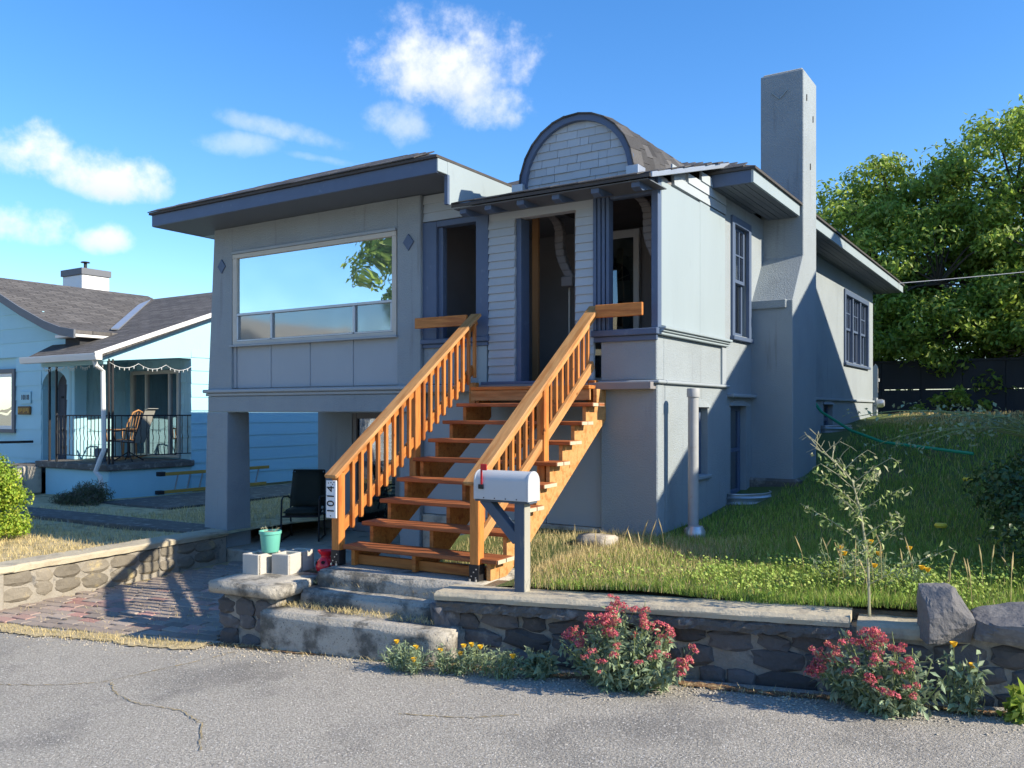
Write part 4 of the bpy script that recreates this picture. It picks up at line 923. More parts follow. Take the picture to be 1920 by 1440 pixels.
for b in ((-22.6, -20.66, 2.70, 2.80), (-22.6, -20.66, 1.30, 1.38)): Q('frame', 'grey_trim', b[0], b[1], 10.442, 10.598, b[2], b[3], parent=w)
for b in ((-20.73, -20.661, 1.381, 2.699), (-22.6, -20.731, 2.62, 2.699), (-22.6, -20.731, 1.381, 1.46)): Q('sash', 'white_paint', b[0], b[1], 10.47, 10.59, b[2], b[3], parent=w)
Q('pane', 'glass_mirror', -22.6, -20.731, 10.52, 10.53, 1.46, 2.62, bevel=0, parent=w)
# door with arched head set deep in the wall
ar = [(-18.93 + .52*math.cos(t), 2.30 + .42*math.sin(t)) for t in np.linspace(0, math.pi, 14)]
d_ = MB().prism([(-19.45, .66)] + [(-18.41, .66)] + ar, 10.86, 10.9).build('front_door', 'door_grey', N)
for x in (-19.3, -19.1, -18.9): Q('plank', 'door_grey', x, x+.17, 10.84, 10.862, .7, 2.4+.1*(x > -19.2), bevel=.006, parent=d_)
Q('door_glass', 'glass_porch', -18.72, -18.46, 10.835, 10.858, 1.2, 2.45, parent=d_)
for z in (.95, 1.35, 2.1): Q('hinge', 'iron', -19.25, -19.15, 10.825, 10.84, z, z+.05, parent=d_)
mb = MB(); aro = [(-18.93 + .54*math.cos(t), 2.28 + .44*math.sin(t)) for t in np.linspace(0, math.pi, 14)]
for i in range(13): mb.hexa([(aro[i][0], 10.5, aro[i][1]), (aro[i][0], 10.9, aro[i][1]), (aro[i+1][0], 10.9, aro[i+1][1]), (aro[i+1][0], 10.5, aro[i+1][1]), (aro[i][0], 10.5, 2.74), (aro[i][0], 10.9, 2.74), (aro[i+1][0], 10.9, 2.74), (aro[i+1][0], 10.5, 2.74)])
mb.build('arch_reveal', 'blue_stucco', N); Q('door_jamb', 'blue_stucco', -19.47, -19.44, 10.5, 10.9, .6, 2.3); Q('door_jamb', 'blue_stucco', -18.43, -18.40, 10.5, 10.9, .6, 2.3)
t_ = Q('number_board', 'sky_blue_paint', -20.32, -19.86, 10.455, 10.475, 1.98, 2.26); link('lettering', text_mesh('1018', .17, 'door_grey', .006, 1.05), t_, Matrix.Translation((-20.09, 10.45, 2.12)) @ Matrix.Rotation(R(90), 4, 'X'))
sb = Q('carved_sign', 'sign_brown', -20.38, -19.86, 10.43, 10.475, 1.73, 1.92, bevel=.01)
for k in range(7): Q('carving', 'ladder_rail', -20.34+k*.068, -20.30+k*.068, 10.424, 10.431, 1.77+.02*(k % 3), 1.88, parent=sb)
# return wall of the wing (faces the porch) and porch back wall with sliding door
def shingle_wall(axis, c, a0, a1, z0, z1, h, holes=()):
    z = z0; rr = random.Random(int(abs(a0)*50)); j = 0
    while z < z1-.02:
        a = a0 - rr.uniform(0, .12); zz = min(z+h, z1)
        while a < a1:
            wv = rr.choice((.14, .2, .26, .3)); p, q = max(a, a0)+.003, min(a+wv, a1)-.003; a += wv
            if q-p < .03 or any(hh[0] < (p+q)/2 < hh[1] and zz > hh[2]+.04 and z < hh[3]-.04 for hh in holes): continue
            o = rr.uniform(0, .004)
            if axis == 'y': v = [(p, c-.02-o, z), (q, c-.02-o, z), (q, c+.03, z), (p, c+.03, z), (p, c-.006-o, zz), (q, c-.006-o, zz), (q, c+.03, zz), (p, c+.03, zz)]
            else: v = [(c-.03, p, z), (c+.02+o, p, z), (c+.02+o, q, z), (c-.03, q, z), (c-.03, p, zz), (c+.006+o, p, zz), (c+.006+o, q, zz), (c-.03, q, zz)]
            MB().hexa(v).build('wall_shingle', 'blue_shingle', N)
        z = zz; j += 1
Q('wall', 'blue_stucco', -18.35, -18.2, 10.52, 11.9, .1, 3.5, bevel=0); shingle_wall('x', -18.2, 10.72, 11.75, .76, 2.9, .30)
holed('wall', 'blue_stucco', 'y', 11.85, 12.0, -18.2, NX, .1, 3.2, [(-18.05, -16.28, .78, 2.72)], N)
shingle_wall('y', 11.82, -16.25, NX, .76, 2.95, .24); shingle_wall('y', 11.82, -18.2, -16.25, 2.74, 2.95, .24)
Q('porch_pillar', 'blue_stucco', -18.36, -18.08, 10.46, 10.75, .75, 2.9, bevel=.015); Q('pillar_inset', 'blue_shingle', -18.28, -18.20, 10.452, 10.47, 1.3, 2.7)
sg = Q('sliding_door', 'cream_frame', -18.05, -17.96, 11.76, 11.9, .78, 2.72)
for b in ((-16.36, -16.28, .78, 2.72), (-17.96, -16.36, 2.64, 2.72), (-17.96, -16.36, .78, .84), (-17.5, -17.44, .84, 2.64), (-16.66, -16.6, .84, 2.64)): Q('frame', 'cream_frame', b[0], b[1], 11.765, 11.89, b[2], b[3], parent=sg)
for b in ((-17.96, -17.5), (-17.44, -16.66), (-16.6, -16.36)): Q('pane', 'glass_porch', b[0], b[1], 11.81, 11.82, .84, 2.64, bevel=0, parent=sg)
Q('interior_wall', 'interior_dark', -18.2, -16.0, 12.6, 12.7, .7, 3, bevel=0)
for k in range(9): Q('vertical_blind', 'blinds', -17.42+k*.03, -17.40+k*.03, 11.95, 12.02, .86, 2.62, bevel=0, parent=sg)
# side wall facing our house
z = .1
while z < 3.0:
    MB().hexa([(NX-.04, 11.8, z), (NX+.02, 11.8, z), (NX+.02, 19.5, z), (NX-.04, 19.5, z), (NX-.04, 11.8, z+.29), (NX+.004, 11.8, z+.29), (NX+.004, 19.5, z+.29), (NX-.04, 19.5, z+.29)]).build('siding_board', 'sky_blue_paint', N); z += .288
MB().prism([(9.75, 2.80), (11.8, 2.98), (19.5, 2.98), (19.5, 3.2), (15.0, 4.85), (9.75, 2.86)], NX-.14, NX+.01, 'x').build('gable_end', 'sky_blue_paint', N)
Q('wall', 'sky_blue_paint', -26, NX, 19.4, 19.5, 0, 3.2, bevel=0)
# porch slab, ceiling, roof, gutter
Q('porch_base', 'blue_stucco', -18.22, NX, 9.9, 11.85, -.1, .62, bevel=.02); Q('porch_slab', 'concrete_dark', -18.45, NX+.07, 9.80, 11.85, .621, .75, bevel=.015)
Q('porch_ceiling', 'blue_stucco', -18.2, NX, 9.75, 11.85, 2.95, 2.98, bevel=0); Q('porch_beam', 'blue_stucco', -18.2, NX-.02, 9.80, 9.92, 2.74, 2.86)
def slope(name, pts, th=.07, mat='neighbour_roof', parent=None):
    v = [Vector(p) for p in pts]; n = len(v)
    return MB().add(v + [p - Vector((0, 0, th)) for p in v], [tuple(range(n)), tuple(range(n, 2*n))[::-1]] + [(i, (i+1) % n, n+(i+1) % n, n+i) for i in range(n)]).build(name, mat, parent or N)
slope('roof', [(-18.3, 9.55, 2.93), (NX+.28, 9.55, 2.93), (NX+.28, 15.0, 5.02), (-22, 15.0, 5.02), (-22.0, 14.5, 4.83)])
slope('roof', [(NX+.28, 15.001, 5.02), (NX+.28, 20.2, 3.0), (-26, 20.2, 3.0), (-26, 15.001, 5.02)])
# wing roof: right slope with bell-cast foot, left slope
prof = [(-22.0, 5.10), (-20.9, 4.66), (-19.6, 4.12), (-18.6, 3.76), (-18.0, 3.60), (-17.45, 3.52)]
for (a, b) in zip(prof[:-1], prof[1:]): slope('roof', [(a[0], 10.12, a[1]), (b[0], 10.12, b[1]), (b[0], 14.9, b[1]), (a[0], 14.9, a[1])], mat='neighbour_roof_wing')
slope('roof', [(-26.4, 10.12, 3.4), (-22.001, 10.12, 5.1), (-22.001, 14.9, 5.1), (-26.4, 14.9, 3.4)], mat='neighbour_roof_wing')
for (a, b) in zip(prof[:-1], prof[1:]): MB().hexa([(a[0], 10.08, a[1]-.17), (b[0], 10.08, b[1]-.17), (b[0], 10.12, b[1]-.17), (a[0], 10.12, a[1]-.17), (a[0], 10.08, a[1]+.01), (b[0], 10.08, b[1]+.01), (b[0], 10.12, b[1]+.01), (a[0], 10.12, a[1]+.01)]).build('bargeboard', 'grey_trim', N)
Q('eave_end', 'gutter', -18.2, -17.45, 10.1, 11.6, 3.38, 3.44); Q('eave_vent', 'interior_dark', -18.15, -17.6, 10.3, 11.4, 3.2, 3.38, bevel=0)
stick('valley_flashing', 'metal_flash', N, (-22.0, 14.95, 5.05), (-18.0, 11.35, 3.66), .16, .03, 0)
gt = MB().prism([(9.44, 2.80), (9.57, 2.80), (9.57, 2.93), (9.42, 2.93), (9.42, 2.90)], -18.35, NX+.32, 'x').build('gutter', 'gutter', N, .004)
ds = MB(); P0 = [(NX+.12, 9.52, 2.82), (NX+.12, 9.56, 2.70), (NX+.06, 9.74, 2.60), (NX+.06, 9.76, 1.05), (NX+.02, 9.70, .85), (NX-.06, 9.66, .62), (NX+.03, 9.70, .52), (NX+.05, 9.78, -.0)]
ds.tube(P0, .045, 8).build('downspout', 'gutter', N, smooth=True)
MB().prism([(9.42, 2.86), (9.42, 2.95), (15.0, 5.04), (15.0, 4.93)], NX+.285, NX+.31, 'x').build('rake_board', 'gutter', N); MB().prism([(9.6, 2.80), (9.6, 2.86), (15.0, 4.92), (15.0, 4.86)], NX+.02, NX+.06, 'x').build('rake_trim', 'gutter', N)
Q('chimney', 'white_paint', -26.6, -25.5, 15.0, 15.9, 4.5, 6.05, bevel=.02); Q('chimney_cap', 'grey_trim', -26.64, -25.46, 14.96, 15.94, 6.05, 6.25); MB().tube([(-26.0, 15.4, 6.2), (-26.0, 15.4, 6.5)], .05, 8).build('flue', 'iron', N); MB().lathe([(.14, 6.5), (.12, 6.53), (0, 6.55)], 12, (-26, 15.4, 0)).build('flue_cap', 'iron', N)
# iron railing and posts
rl = MB().tube([(-17.75, 9.9, 1.72), (NX+.0, 9.9, 1.72), (NX, 11.8, 1.72)], .016, 6).build('railing', 'iron', N)
MB().tube([(-17.75, 9.9, .90), (NX, 9.9, .90), (NX, 11.8, .90)], .012, 6).build('lower_rail', 'iron', rl)
def twist(x, y):
    mb = MB(); mb.tube([(x, y, .9), (x, y, 1.2), (x+.008, y+.006, 1.25), (x-.008, y, 1.35), (x+.006, y-.006, 1.42), (x, y, 1.47), (x, y, 1.72)], .009, 5); return mb.build('baluster', 'iron', rl)
for k in range(14): twist(-17.68 + k*.13, 9.9)
for k in range(13): twist(NX, 10.04 + k*.14)
for (x, y) in ((-18.05, 9.9), (-17.78, 9.9), (NX, 9.9), (NX+.0, 9.98)): Q('iron_post', 'iron', x-.02, x+.02, y-.02, y+.02, .75, 2.85)
mb = MB()
for (a, b, n) in (((-18.2, 9.82, 2.78), (NX, 9.82, 2.78), 5), ((NX+.03, 9.9, 2.78), (NX+.03, 11.8, 2.78), 3)):
    for i in range(n):
        p = [Vector(a).lerp(Vector(b), (i+t)/n) - Vector((0, 0, .10*4*t*(1-t))) for t in np.linspace(0, 1, 7)]; mb.tube(p, .005, 4)
        for v in p[1:-1]: mb.tube([v, v-Vector((0, 0, .05))], .008, 4)
mb.build('light_string', 'white_paint', N)
# front stoop with a sloping concrete cheek and handrail
MB().prism([(8.5, .05), (9.9, .05), (9.9, .62), (9.55, .66), (8.5, .16)], -18.62, -18.32, 'x').build('stoop_cheek', 'concrete', N, .03)
for k in range(4): Q('stoop_step', 'concrete_dark', -19.9, -18.62, 8.6+k*.3, 10.5, .0, .18+k*.15, bevel=.01)
MB().tube([(-20.4, 9.3, 1.1), (-19.6, 10.1, 1.12), (-19.55, 10.35, 1.12)], .028, 8).build('handrail', 'iron', N)
# porch furniture (things of their own)
RC = empty('rocking_chair', (-17.15, 11.0, .75), 'honey-brown wooden rocking chair on the blue porch', 'chair', R(-70))
mb = MB(); bx('seat', 'rocker_wood', RC, -.25, .25, -.24, .24, .40, .44, .01)
for s in (-1, 1):
    MB().tube([(s*.22, -.42, .06), (s*.22, -.2, .02), (s*.22, .1, .02), (s*.22, .45, .10)], .018, 6).build('rocker', 'rocker_wood', RC, smooth=True)
    for y in (-.18, .18): MB().tube([(s*.22, y, .03), (s*.2, y, .41)], .017, 6).build('leg', 'rocker_wood', RC, smooth=True)
    MB().tube([(s*.25, .22, .66), (s*.27, -.22, .66)], .02, 6).build('arm', 'rocker_wood', RC, smooth=True)
    for y in (-.2, 0): MB().tube([(s*.25, y, .44), (s*.26, y, .66)], .012, 6).build('arm_spindle', 'rocker_wood', RC)
MB().tube([(-.25, .22, .44), (-.26, .32, .8), (-.16, .38, 1.03), (0, .39, 1.08), (.16, .38, 1.03), (.26, .32, .8), (.25, .22, .44)], .018, 7).build('back_bow', 'rocker_wood', RC, smooth=True)
for k in range(5): MB().tube([(-.16+k*.08, .23, .44), (-.18+k*.09, .375, 1.03)], .009, 5).build('spindle', 'rocker_wood', RC)
SC = empty('swivel_chair', (-16.55, 10.75, .75), 'grey sling swivel chair on the blue porch beside the railing', 'chair', R(-60))
MB().add([(-.24, -.26, .44), (.24, -.26, .44), (.24, .22, .40), (-.24, .22, .40), (-.24, .34, .75), (.24, .34, .75), (-.23, .46, 1.08), (.23, .46, 1.08), (-.23, .53, 1.12), (.23, .53, 1.12)], [(0, 1, 2, 3), (3, 2, 5, 4), (4, 5, 7, 6), (6, 7, 9, 8)]).build('sling', 'sling', SC).modifiers.new('thick', 'SOLIDIFY').thickness = .012
for s in (-1, 1):
    MB().tube([(s*.25, -.27, .44), (s*.25, .22, .40), (s*.25, .34, .75), (s*.24, .46, 1.08)], .013, 6).build('side_frame', 'iron', SC, smooth=True); MB().tube([(s*.26, .3, .62), (s*.30, .05, .66), (s*.30, -.2, .63), (s*.26, -.15, .43)], .013, 6).build('arm', 'iron', SC, smooth=True)
MB().tube([(0, 0, .08), (0, 0, .42)], .03, 8).build('pedestal', 'iron', SC)
for k in range(4): MB().tube([(0, 0, .2), (.3*math.cos(k*1.57+.7), .3*math.sin(k*1.57+.7), .015)], .014, 6).build('foot', 'iron', SC)
BK = empty('bucket', (-16.9, 10.35, .75), 'small blue-grey bucket on the neighbour porch', 'bucket'); MB().lathe([(0, 0), (.10, 0), (.13, .28), (.12, .28), (.09, .02), (0, .02)], 16).build('bucket_body', 'bucket_blue', BK, smooth=True)
# ladder lying along the neighbour's wall
LD = empty('ladder', (-15.5, 11.2, .09), 'extension ladder lying on its side along the blue wall', 'ladder', R(90))
for z in (.04, .42): stick('ladder_stile', 'ladder_rail', LD, (-.3, .14-.25*z, z), (2.45, .14-.25*z, z), .03, .07)
for k in range(8): stick('rung', 'aluminium', LD, (0+k*.305, .135, .05), (.02+k*.305, .035, .42), .03, .03, .006, up=(1, 0, 0))
bx('ladder_foot', 'iron', LD, -.42, -.28, .02, .16, .38, .47, .01); bx('ladder_foot', 'iron', LD, -.42, -.28, .06, .2, -.0, .08, .01)
# left retaining wall along the brick driveway
LW = wempty('driveway_wall', (-9.8, 6.3, -.3), 'low rubble wall with a broken concrete cap along the brick driveway', 'wall')
def lwall(name, mat, dx, x_off, z0, z1, amp, seed, n=34):
    rr = random.Random(seed); vs = []
    for i in range(n+1):
        y = 4.72 + (7.98-4.72)*i/n; x = -9.66 - .30*i/n + x_off
        for (a, z) in ((0, z0), (.01, z1-.02), (-.02, z1), (-dx, z1), (-dx, z0)): vs.append((x+a+rr.uniform(-amp, amp), y, z+rr.uniform(-amp, amp)*.6))
    fs = [(i*5+k, i*5+(k+1) % 5, (i+1)*5+(k+1) % 5, (i+1)*5+k) for i in range(n) for k in range(5)] + [(0, 1, 2, 3, 4), tuple(range(n*5, n*5+5))[::-1]]
    return MB().add(vs, fs).build(name, mat, LW)
lwall('core', 'mortar', .26, -.02, -.5, .05, .014, 31); lwall('cap', 'moss_cap', .36, .035, .05, .125, .006, 32)
rr = random.Random(77)
y = 4.75
while y < 7.7:
    wv = rr.uniform(.22, .42)
    for z in (-.20, -.04): link('stone', rr.choice(SM['stone_pale']), LW, Matrix.Translation((-9.66-.30*(y+wv/2-4.72)/3.26-.03, y+wv/2, z+rr.uniform(-.02, .02))) @ Matrix.Diagonal((.09, wv*.95, .17, 1)))
    y += wv
Q2 = bx('wall_return', 'mortar', LW, -16, -9.64, 4.62, 4.8, -.6, .05, .02); slab2 = bx('return_cap', 'moss_cap', LW, -16, -9.62, 4.56, 4.9, .051, .12, .012)
stones(LW, -11.4, -9.66, 4.62, -.5, .04, 3, (.25, .45), 'stone', .09, 'x', 44)
# ------------------------------------------------------------------ right-hand neighbour (beyond the frame; it shades the lawn), fences, pole, house and tree across the street
G = wempty('shading_house', (6, 15.7, .6), 'cream gabled house next door to the right, beyond the lawn', 'house')
MB().prism([(8.1, .3), (8.1, 3.55), (15.0, 7.55), (21.9, 3.55), (21.9, .3)], 2.6, 12.5, 'x').build('wall', 'pale_wall', G)
for (a, b) in (((7.85, 3.46), (15.0, 7.78)), ((15.0, 7.78), (22.15, 3.46))): MB().prism([a, b, (b[0], b[1]-.12), (a[0], a[1]-.12)], 2.35, 12.8, 'x').build('roof', 'neighbour_roof', G)
for y in (11.5, 15.2, 18.8):
    w = bx('window', 'white_paint', G, 2.54, 2.6, y-.5, y+.5, 1.9, 3.3); bx('pane', 'glass_porch', w, 2.53, 2.545, y-.42, y+.42, 1.98, 3.22, 0)
OP = wempty('house_across', (-29, -12, -.6), 'pale gabled house across the street, seen mirrored in the picture window', 'house')
MB().prism([(-34, -.8), (-34, 4.2), (-31, 5.9), (-28, 4.2), (-28, -.8)], -16, -9, 'y').build('wall', 'white_paint', OP)
for (a, b) in (((-34.4, 4.0), (-31, 6.0)), ((-31, 6.0), (-27.6, 4.0))): MB().prism([a, b, (b[0], b[1]-.14), (a[0], a[1]-.14)], -16.4, -8.6, 'y').build('roof', 'concrete_pale', OP)
F1 = wempty('dark_fence', (-2.2, 22.6, 1.6), 'dark grey board fence in the shade beneath the walnut tree', 'fence')
for k in range(9):
    for (z0, z1) in ((1.5, 2.33), (2.345, 3.0)): bx('panel', 'dark_fence', F1, -4.7+k*.9, -3.805+k*.9, 23.0, 23.03, z0, z1, .006)
for k in range(10): bx('post', 'dark_fence', F1, -4.75+k*.9, -4.65+k*.9, 23.031, 23.12, 1.4, 3.05)
bx('top_rail', 'dark_fence', F1, -4.75, 3.45, 22.98, 23.1, 3.0, 3.06)
F2 = wempty('white_fence', (-3.7, 22, 1.6), 'white picket fence beside the back corner of the house', 'fence')
for k in range(7): MB().prism([(-4.6+k*.14, 1.6), (-4.49+k*.14, 1.6), (-4.49+k*.14, 2.85), (-4.545+k*.14, 2.93), (-4.6+k*.14, 2.85)], 21.6, 21.62).build('picket', 'white_paint', F2)
bx('rail', 'white_paint', F2, -4.6, -3.62, 21.621, 21.65, 2.5, 2.58)
UP = wempty('utility_pole', (-20.5, 26, 0), 'distant utility pole whose crossarm shows beside the eave', 'pole')
MB().tube([(-21.6, 26, 0), (-21.6, 26, 7.0)], .13, 8).build('pole', 'bark', UP); bx('crossarm', 'bark', UP, -22.4, -20.62, 25.93, 26.07, 6.28, 6.40)
for x in (-22.2, -21.0, -20.75): MB().lathe([(0, 0), (.05, 0), (.06, .1), (.03, .16), (0, .16)], 8, (x, 26, 6.40)).build('insulator', 'pale_wall', UP)
tag(MB().tube([Vector((-3.2, 19.9, 4.55)).lerp(Vector((10, 27, 6.4)), t) - Vector((0, 0, .5*4*t*(1-t)))*.4 for t in np.linspace(0, 1, 14)], .009, 5).build('service_wire', 'wire'), 'pale overhead service wire running from the rear eave into the tree', 'wire')

# ------------------------------------------------------------------ trees
def clump_leaves(centers, radii, per, L, wd, up=.35, rs=rng, droop=.35):
    P_ = []; N_ = []
    for c, r, n in zip(centers, radii, per):
        d = unit(rs.normal(size=(n, 3))); q = d * (rs.uniform(.25, 1, (n, 1))**.6) * r
        q[:, 2] *= .72; P_.append(c + q); N_.append(unit(d + rs.normal(size=(n, 3))*.55 + np.array([0, 0, up])))
    return leaves(np.concatenate(P_), np.concatenate(N_), L, wd, droop, rs=rs)
def broad_tree(name, base, trunk_h, lobes, label, leaf, n_clump, per, L, clump_r, seed, wd=.5, trunk_r=.28):
    rs = np.random.default_rng(seed); rr = random.Random(seed); T_ = wempty(name, base, label, 'tree')
    b = Vector(base); fork = b + Vector((rr.uniform(-.2, .2), rr.uniform(-.2, .2), trunk_h))
    tb = MB(); tb.tube([b - Vector((0, 0, .3)), b + Vector((0, 0, .25)), b.lerp(fork, .5) + Vector((.08, .05, 0)), fork], [trunk_r*1.5, trunk_r*1.1, trunk_r*.9, trunk_r*.8], 12)
    tb.build('trunk', 'bark', T_, smooth=True)
    cs = []; brs = MB()
    vol = [l[3]*l[4]*l[5] for l in lobes]; tv = sum(v**.67 for v in vol)
    for l, v in zip(lobes, vol):
        c = Vector(l[:3]); n = int(n_clump*v**.67/tv)
        mid = fork.lerp(c, .5) + Vector((rr.uniform(-.3, .3), rr.uniform(-.3, .3), -.1)); brs.tube([fork - Vector((0, 0, .2)), mid, c], [trunk_r*.5, trunk_r*.3, trunk_r*.14], 7)
        for k in range(n):
            d = rs.normal(size=3); d /= np.linalg.norm(d); rad = rs.uniform(.55, 1.0)**.5
            p = np.array(l[:3]) + d*np.array(l[3:6])*rad; p += rs.normal(size=3)*.12
            cs.append(p)
            if k % 4 == 0: brs.tube([c, c.lerp(Vector(p), .55) + Vector((0, 0, .12)), Vector(p)], [trunk_r*.13, trunk_r*.08, .012], 5)
    brs.build('branches', 'bark', T_, smooth=True)
    cs = np.array(cs); rad = rs.uniform(.7, 1.3, len(cs))*clump_r; pr = (per*rs.uniform(.6, 1.3, len(cs))).astype(int)
    V, F = clump_leaves(cs, rad, pr, L, wd, rs=rs); npmesh('crown', leaf, V, F, T_)
    return T_
broad_tree('walnut_tree', (-1.35, 25.0, 1.75), 2.2, [(-4.3, 24.6, 6.0, 1.6, 2.0, 1.7), (-3.9, 24.8, 7.6, .9, 1.0, .9), (-1.0, 25.0, 7.3, 2.0, 2.2, 2.1), (1.2, 25.4, 7.0, 2.3, 2.4, 2.4), (-2.6, 23.8, 5.0, 2.2, 1.8, 1.7), (.2, 23.4, 4.8, 2.2, 1.8, 1.6), (-4.2, 25.2, 4.0, 1.5, 1.8, 1.8), (.4, 26.8, 5.6, 3.0, 2.2, 2.8), (3.2, 25.5, 5.0, 2.2, 2.2, 2.4), (-1.8, 26.8, 4.2, 3.0, 1.5, 1.9), (1.2, 23.6, 3.7, 2.2, 1.4, 1.1), (-2.4, 23.3, 3.8, 2.1, 1.3, 1.0), (-4.4, 23.4, 3.6, 1.2, 1.2, 1.2), (-4.7, 24.4, 7.1, 1.0, 1.2, 1.1), (-2.6, 24.8, 6.6, 1.6, 1.6, 1.5), (-.6, 23.0, 3.2, 2.4, 1.0, .8), (2.5, 26.5, 4.0, 3.0, 1.5, 2.0)],
           'large sunlit walnut tree behind the house on the right', 'walnut_leaf', 1350, 120, .155, .50, 5, .46)
broad_tree('street_tree', (-16.2, -7.0, -.5), 3.4, [(-19.0, -6.4, 6.9, 1.6, 2.0, 1.5), (-18.2, -6.4, 7.6, 1.5, 2.0, 1.4), (-18.6, -5.8, 5.4, .7, .9, .8), (-17.2, -6.6, 6.3, 1.6, 2, 1.8), (-16.4, -6.8, 5.4, 1.6, 2, 1.5)], 'street tree across the road, seen mirrored in the picture window', 'walnut_leaf', 110, 70, .26, .5, 9, .5, .2)
# ------------------------------------------------------------------ shrubs
def shrub(name, base, dims, label, leaf, n, L, wd, seed, catg='shrub', lumps=14, stems=10, droop=.2):
    rs = np.random.default_rng(seed); rr = random.Random(seed); T_ = wempty(name, base, label, catg)
    b = np.array(base); cs = []; mb = MB()
    for k in range(lumps):
        d = rs.normal(size=3); d[2] = abs(d[2]); d /= np.linalg.norm(d); c = b + np.array([d[0]*dims[0], d[1]*dims[1], (.15+.85*d[2])*dims[2]])*rs.uniform(.45, .85); cs.append(c)
    for k in range(stems):
        c = Vector(cs[k % len(cs)]); mb.tube([Vector(base), Vector(base).lerp(c, .5) + Vector((0, 0, .1)), c], [.016, .011, .006], 5)
    if stems: mb.build('stems', 'bark', T_)
    V, F = clump_leaves(np.array(cs), np.full(len(cs), min(dims)*.48), np.full(len(cs), n//len(cs)), L, wd, rs=rs, droop=droop); npmesh('foliage', leaf, V, F, T_)
    return T_
shrub('rose_bush', (-.02, 9.2, .78), (.66, 1.4, 1.3), 'dark leafy rose bush in the shade at the right edge', 'dark_leaf', 6500, .055, .62, 12, lumps=26, stems=16)
shrub('rose_bush', (.05, 7.35, .62), (.5, .7, .62), 'lower leafy rose bush in front, beside the flat basalt slab', 'dark_leaf', 2400, .05, .62, 13, lumps=14)
shrub('globe_shrub', (-12.2, 5.9, .06), (.46, .46, 1.35), 'bright yellow-green rounded shrub at the far left edge', 'lime_leaf', 11000, .045, .65, 14, lumps=40, stems=6)
shrub('lavender_shrub', (-15.6, 9.2, .03), (.62, .45, .42), 'grey-green lavender shrub below the blue porch', 'lavender_leaf', 3800, .10, .13, 15, lumps=22, stems=8, droop=-.5)
shrub('fence_vine', (-2.2, 22.2, 1.7), (1.0, .4, .8), 'leafy seedling growing against the dark fence', 'walnut_leaf', 500, .14, .5, 16, lumps=9, stems=5)
# arching rose canes reaching into the sun
rs = np.random.default_rng(31); mb = MB(); LP = []; LN = []
for k in range(9):
    b = Vector((-.1, 9.3, 1.5)); e = Vector((-1.75+k*.13, 8.9+.3*math.sin(k*2), 1.6+.15*math.cos(k*3))); m = b.lerp(e, .5) + Vector((0, 0, .35))
    pts = [b*(1-t)**2 + m*2*t*(1-t) + e*t*t for t in np.linspace(0, 1, 9)]; mb.tube(pts, [.007]*6+[.005, .004, .003], 5)
    for p in pts[3:]:
        for q in range(7): LP.append(np.array(p)+rs.normal(size=3)*.05); LN.append(rs.normal(size=3)+np.array([0, 0, .8]))
rc = wempty('rose_canes', (-.1, 9.3, .9), 'arching rose canes with small pale leaves over the lawn', 'plant'); mb.build('canes', 'green_stem', rc)
V, F = leaves(np.array(LP), unit(np.array(LN)), .05, .6, .2); npmesh('foliage', 'glaucous_leaf', V, F, rc)
# tall dry thistle with bare top
TH = wempty('tall_weed', (-1.05, 5.92, .50), 'tall half-dry prickly weed standing behind the wall cap', 'weed')
mb = MB(); rs = np.random.default_rng(41); LP = []; LN = []; x0, y0 = -1.05, 5.92
axis = [Vector((x0, y0, .45)), Vector((x0-.01, y0, .85)), Vector((x0-.05, y0-.02, 1.15)), Vector((x0-.10, y0-.03, 1.36)), Vector((x0-.22, y0-.05, 1.50)), Vector((x0-.36, y0-.06, 1.60))]
mb.tube(axis, [.010, .008, .006, .005, .0035, .002], 6)
def on(t):
    t *= 5; i = min(int(t), 4); return axis[i].lerp(axis[i+1], t-i)
for k in range(24):
    t = .12 + .86*k/24; p = on(t); a = k*2.4; ln = (.26*(1-t)+.10)*rs.uniform(.7, 1.3)
    d = Vector((math.cos(a), .6*math.sin(a), .55+.3*t)); e = p + d*ln; e2 = e + Vector((d.x*.06, d.y*.05, -.03 if t > .5 else .03))
    mb.tube([p, p.lerp(e, .55)+Vector((0, 0, .012)), e, e2], [.0028, .0022, .0016, .001], 4)
    if t > .8:
        for s in (.4, .7): 
            w_ = p.lerp(e, s); mb.tube([w_, w_+Vector((rs.uniform(-.05, .05), rs.uniform(-.04, .04), .05))], .0018, 4)
    m = 40 if t < .5 else (16 if t < .75 else 0)
    for q in range(m): LP.append(np.array(p.lerp(e2, rs.uniform(.1, 1.)))+rs.normal(size=3)*.02); LN.append(rs.normal(size=3)+np.array([.3, -.3, .6]))
mb.build('stem', 'weed_stem', TH); V, F = leaves(np.array(LP), unit(np.array(LN)), .042, .38, .1); npmesh('foliage', 'weed_leaf', V, F, TH)
